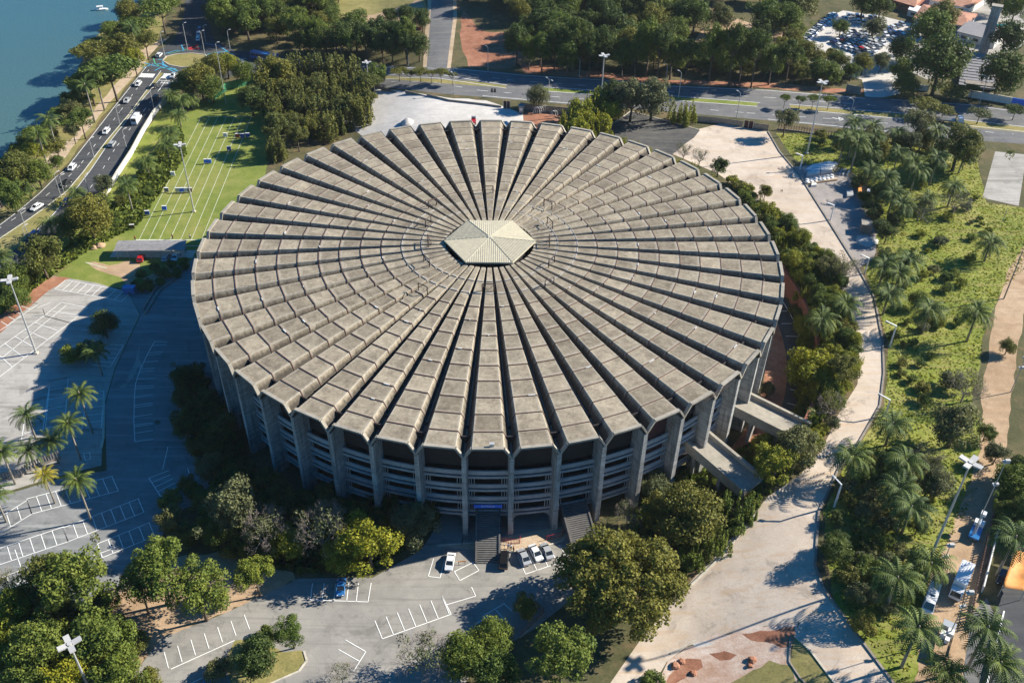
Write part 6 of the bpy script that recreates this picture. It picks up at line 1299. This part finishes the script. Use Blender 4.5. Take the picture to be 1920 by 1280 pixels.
slab('mixer_skip',[(1607,370),(1614,372),(1613,350),(1606,346)],1.5,'orange','yellow skip at the right side of the storage yard','skip'); slab('pipe_bundle',[(1587,372),(1600,370),(1598,358),(1586,360)],.7,'metal','grey scaffold bundle beside the yellow skip','pipes'); slab('rubble_heap',[(1592,350),(1608,352),(1612,342),(1600,338),(1590,340)],.7,'yard','low rubble heap above the yellow skip','heap')
slab('white_tank',[(1623,372),(1630,374),(1630,362),(1624,362)],1.4,'white','white tank behind the yellow skip','tank'); slab('wire_cage',[(1618,388),(1630,390),(1628,380),(1619,379)],.8,'metal','grey wire cage below the white tank','cage')
for i,(x,y,r,h,mt,l) in enumerate([(765,231,2.6,1.7,'gravel','pale gravel heap behind the left rear folds'),(1625,452,3.5,.7,'gravel','white gravel heap below the concrete block'),(188,461,1.6,1.0,'dirt','brown rubbish heap left of the archery shed, the nearer to the shed'),(176,465,1.2,.8,'dirt','brown rubbish heap left of the archery shed, the farther one')]):
    rg=np.random.default_rng(i); P=G(x,y); m=MB(); m.loft([[(r*k*(1+.15*rg.normal())*math.cos(t),r*k*(1+.15*rg.normal())*math.sin(t),z*h) for t in np.arange(0,2*PI,PI/7)] for k,z in ((1,-.1),(.8,.35),(.5,.75),(.2,1))]); o=m.build('rubble_heap',MT[mt],smooth=True); o.location=P; tag(o,l,'heap')
o=MB(); P=G(244,548); o.box((0,0,1.0),(3.2,1.8,1.7)); o.box((0,0,1.9),(3.3,1.9,.12)); b=o.build('site_trailer',MT['cblue']); b.location=P; tag(b,'blue site trailer at the corner of the left car park','trailer'); w_=MB(); w_.loft([[(x_+.3*math.cos(t),y,.3+.3*math.sin(t)) for t in np.arange(0,2*PI,PI/6)] for x_ in (0,) for y in (-.95,.95)]); w_.build('wheel_axle',MT['tyre'],b,fix=True)
# barriers, bicycles and railing before the stairs
def railing(px,h,label,mat='cred'):
    P=[G(*p) for p in px]; c=P[0]; o=empty('railing',c,0,label,'railing'); m=MB(); v=MB()
    for a,b in zip(P[:-1],P[1:]):
        a=a-c;b=b-c; n=max(2,int(np.linalg.norm(b-a)/.5))
        for z in (.12,h): m.tube([(a[0],a[1],z),(b[0],b[1],z)],.05,4)
        for i in range(n+1): q=a+(b-a)*i/n; v.tube([(q[0],q[1],0),(q[0],q[1],h)],.03,4)
    m.build('rail',MT[mat],o); v.build('baluster',MT[mat],o)
railing([(940,1014),(958,1018),(975,1018),(975,1011)],1.2,'red railing right of the front stairs by the bicycles'); railing([(1024,1012),(1040,1008),(1054,1004),(1064,986)],1.2,'reddish railing curving toward the right front stairs'); railing([(866,1022),(868,1009),(884,1012)],1.0,'dull red railing left of the front stairs','rust')
for i,(x,y) in enumerate(((916,1030),(924,1029),(932,1026),(939,1024),(946,1026))):
    P=G(x,y); o=empty('bicycle',P,.5+.3*i,'bicycle before the front stairs, %s from the left of the line'%ORD(i+1),'bicycle','bicycles before the front stairs')
    for s in (-.52,.52):
        m=MB(); pts=[(s+.34*math.cos(t),0,.34+.34*math.sin(t)) for t in np.arange(0,2*PI+.1,PI/6)]; m.tube(pts,.025,4,False); m.build('wheel',MT['tyre'],o)
    m=MB(); m.tube([(-.52,0,.34),(-.1,0,.34),(.4,0,.85),(-.2,0,.8),(-.1,0,.34)],.025,4); m.tube([(-.52,0,.34),(-.2,0,.8),(-.22,0,.95)],.02,4); m.tube([(.52,0,.34),(.4,0,.85),(.38,0,1.0)],.025,4); m.tube([(.38,-.28,1.02),(.38,.28,1.02)],.02,4); m.build('frame',MT['csilver' if i%2 else 'white'],o); m=MB(); m.box((-.22,0,.98),(.25,.12,.06)); m.build('saddle',MT['tyre'],o)
P=G(866,1057); o=empty('barrier_trestle',P,.1,'small orange striped barrier trestle beside the white car in front','barrier'); m=MB(); m.box((0,0,.85),(1.6,.06,.3)); m.build('board',MT['orange'],o); m=MB()
for s in (-.65,.65): m.tube([(s,-.3,0),(s,0,.95),(s,.3,0)],.04,4)
m.build('trestle_legs',MT['rust'],o)
P=G(323,589); m=MB(); m.tube([(0,0,0),(0,0,2.0)],.09,6); P=G(84,590); m.tube([(-.3,0,0),(.3,0,.1)],.05,4); o=m.build('rusty_post',MT['rust']); o.location=P; tag(o,'short rusty post between the painted bays of the left car park','post')
for i,(x,y,r,l) in enumerate([(1266,1248,.9,'left'),(1278,1240,.7,'middle left'),(1410,1236,.8,'middle'),(1406,1248,.6,'lower middle'),(1300,1262,.7,'lower left')]):
    rg=np.random.default_rng(40+i); P=G(x,y); m=MB(); rr=[[(r*k*(1+.25*rg.normal())*math.cos(t),r*k*(1+.25*rg.normal())*math.sin(t),z*r*.7) for t in np.arange(0,2*PI,PI/4)] for k,z in ((1,-.1),(.9,.4),(.5,.9))]; m.loft(rr); o=m.build('earth_clod',MT['clay']); o.location=P; tag(o,'dark red earth clod at the %s of the rubble ground'%l,'clod')
# boat
P=G(190,19); o=empty('small_boat',P,.3,'small white boat lying on the lake near the top left','boat'); m=MB(); m.loft([[(x,y*w_,z) for y,z in ((-1,.55),(-.7,-.1),(.7,-.1),(1,.55))] for x,w_ in ((-2.6,.8),(0,1.0),(1.8,.8),(3.0,.1))]); m.build('hull',MT['white'],o,fix=True); m=MB(); m.box((-.4,0,1.7),(2.8,1.7,.1))
for sx in (-1.6,.8):
    for sy in (-.7,.7): m.tube([(sx,sy,.4),(sx,sy,1.7)],.04,4)
m.build('canopy',MT['wallw'],o)
# orange and green canopies by the street
def canopy(px,h,mat,label,sag=.5):
    P=[G(*p) for p in px]; c=sum(P)/4; o=empty('tarpaulin_canopy',c,0,label,'canopy'); V=[]; n=8; m=MB(); rg=np.random.default_rng(5)
    g=[[None]*(n+1) for _ in range(n+1)]
    for i in range(n+1):
        for j in range(n+1):
            u,v=i/n,j/n; q=(P[0]*(1-u)+P[1]*u)*(1-v)+(P[3]*(1-u)+P[2]*u)*v-c; g[i][j]=len(m.v); m.v.append((q[0],q[1],h-sag*math.sin(PI*u)*math.sin(PI*v)+.5*(v>.4 and v<.6)+rg.normal()*.05))
    for i in range(n):
        for j in range(n): m.f.append([g[i][j],g[i+1][j],g[i+1][j+1],g[i][j+1]])
    k=m.build('canopy_sheet',MT[mat],o,smooth=True); k.modifiers.new('t','SOLIDIFY').thickness=.05
    for p in P: m=MB(); q=(p-c)*.97; m.tube([(q[0],q[1],0),(q[0],q[1],h)],.07,5); m.build('post',MT['metal'],o)
canopy([(1870,1118),(1912,1126),(1935,1062),(1895,1048)],3.0,'orange','orange tarpaulin canopy stretched over the lane at the right edge'); canopy([(1903,1045),(1935,1052),(1945,975),(1915,965)],3.2,'net','green netting canopy at the right edge above the orange one')
# masts with equipment boxes in the lane
def eq_mast(b,t,label):
    B,h=pole_h(b,t); h=min(h,22); o=empty('equipment_mast',B,0,label,'mast'); m=MB(); m.tube([(0,0,-.1),(0,0,h)],[.14,.07],6); m.build('pole',MT['metal'],o)
    for z,s in ((h,.9),(h*.72,.6)): m=MB(); m.box((.25,0,z),(s,.5,s*.9)); m.box((-.35,0,z-.1),(.4,.7,.3)); m.build('equipment_box',MT['lampw'],o)
eq_mast((1820,1010),(1873,862),'slim mast with white boxes at the top beside the dirt lane'); eq_mast((1750,1095),(1778,1022),'slim mast rising from behind the white van'); eq_mast((1775,1200),(1812,1110),'slim mast leaning above the flatbed truck')
eq_mast((1895,735),(1912,670),'thin mast with small boxes at the right edge by the dirt track') ; lamp((1882,560),(1915,470),'dark pole standing on the upper dirt track at the right edge',None,0,'barkp',r=.16,name='wooden_pole',cat='pole'); lamp((1880,415),(1888,392),'short thin pole by the concrete pad on the slope',None,0,'metal',name='thin_pole',cat='pole')
# slat fence beside the trucks, lattice fence
slats([(1815,1180),(1830,1100),(1850,1010),(1862,960)],1.8,'slatr','dark slatted fence casting striped shade behind the box truck',.7,.25,tilt=.7)
# curved white frames on the clay patch
for i,(x,y,s,l) in enumerate(((1016,213,2.6,'large white curved pipe sculpture on the clay patch'),(1047,217,2.0,'smaller white bent pipe sculpture beside the hedge'))):
    P=G(x,y); o=empty('pipe_sculpture',P,.2,l,'sculpture')
    for k in range(5 if i==0 else 2):
        m=MB(); m.tube([(k*.8-2,math.sin(t)*.5,0+s*math.sin(t)) if False else (k*.8-2+math.cos(t)*s*.5,k*.25,max(0,s*math.sin(t))) for t in np.arange(0,PI+.1,PI/8)],.09,5,False); m.build('curved_pipe',MT['white'],o)
# low hedge pieces of the field side: green netting at the top of the archery field
P=[G(*p) for p in ((392,195),(425,170),(470,158),(500,158))]; m=MB()
for a,b in zip(P[:-1],P[1:]): m.hexa([(a[0],a[1],0),(b[0],b[1],0),(b[0],b[1]+.15,0),(a[0],a[1]+.15,0),(a[0],a[1],3.2),(b[0],b[1],3.2),(b[0],b[1]+.15,3.2),(a[0],a[1]+.15,3.2)])
tag(m.build('safety_net',MT['net']),'green arrow net curving round the top end of the archery field','net')
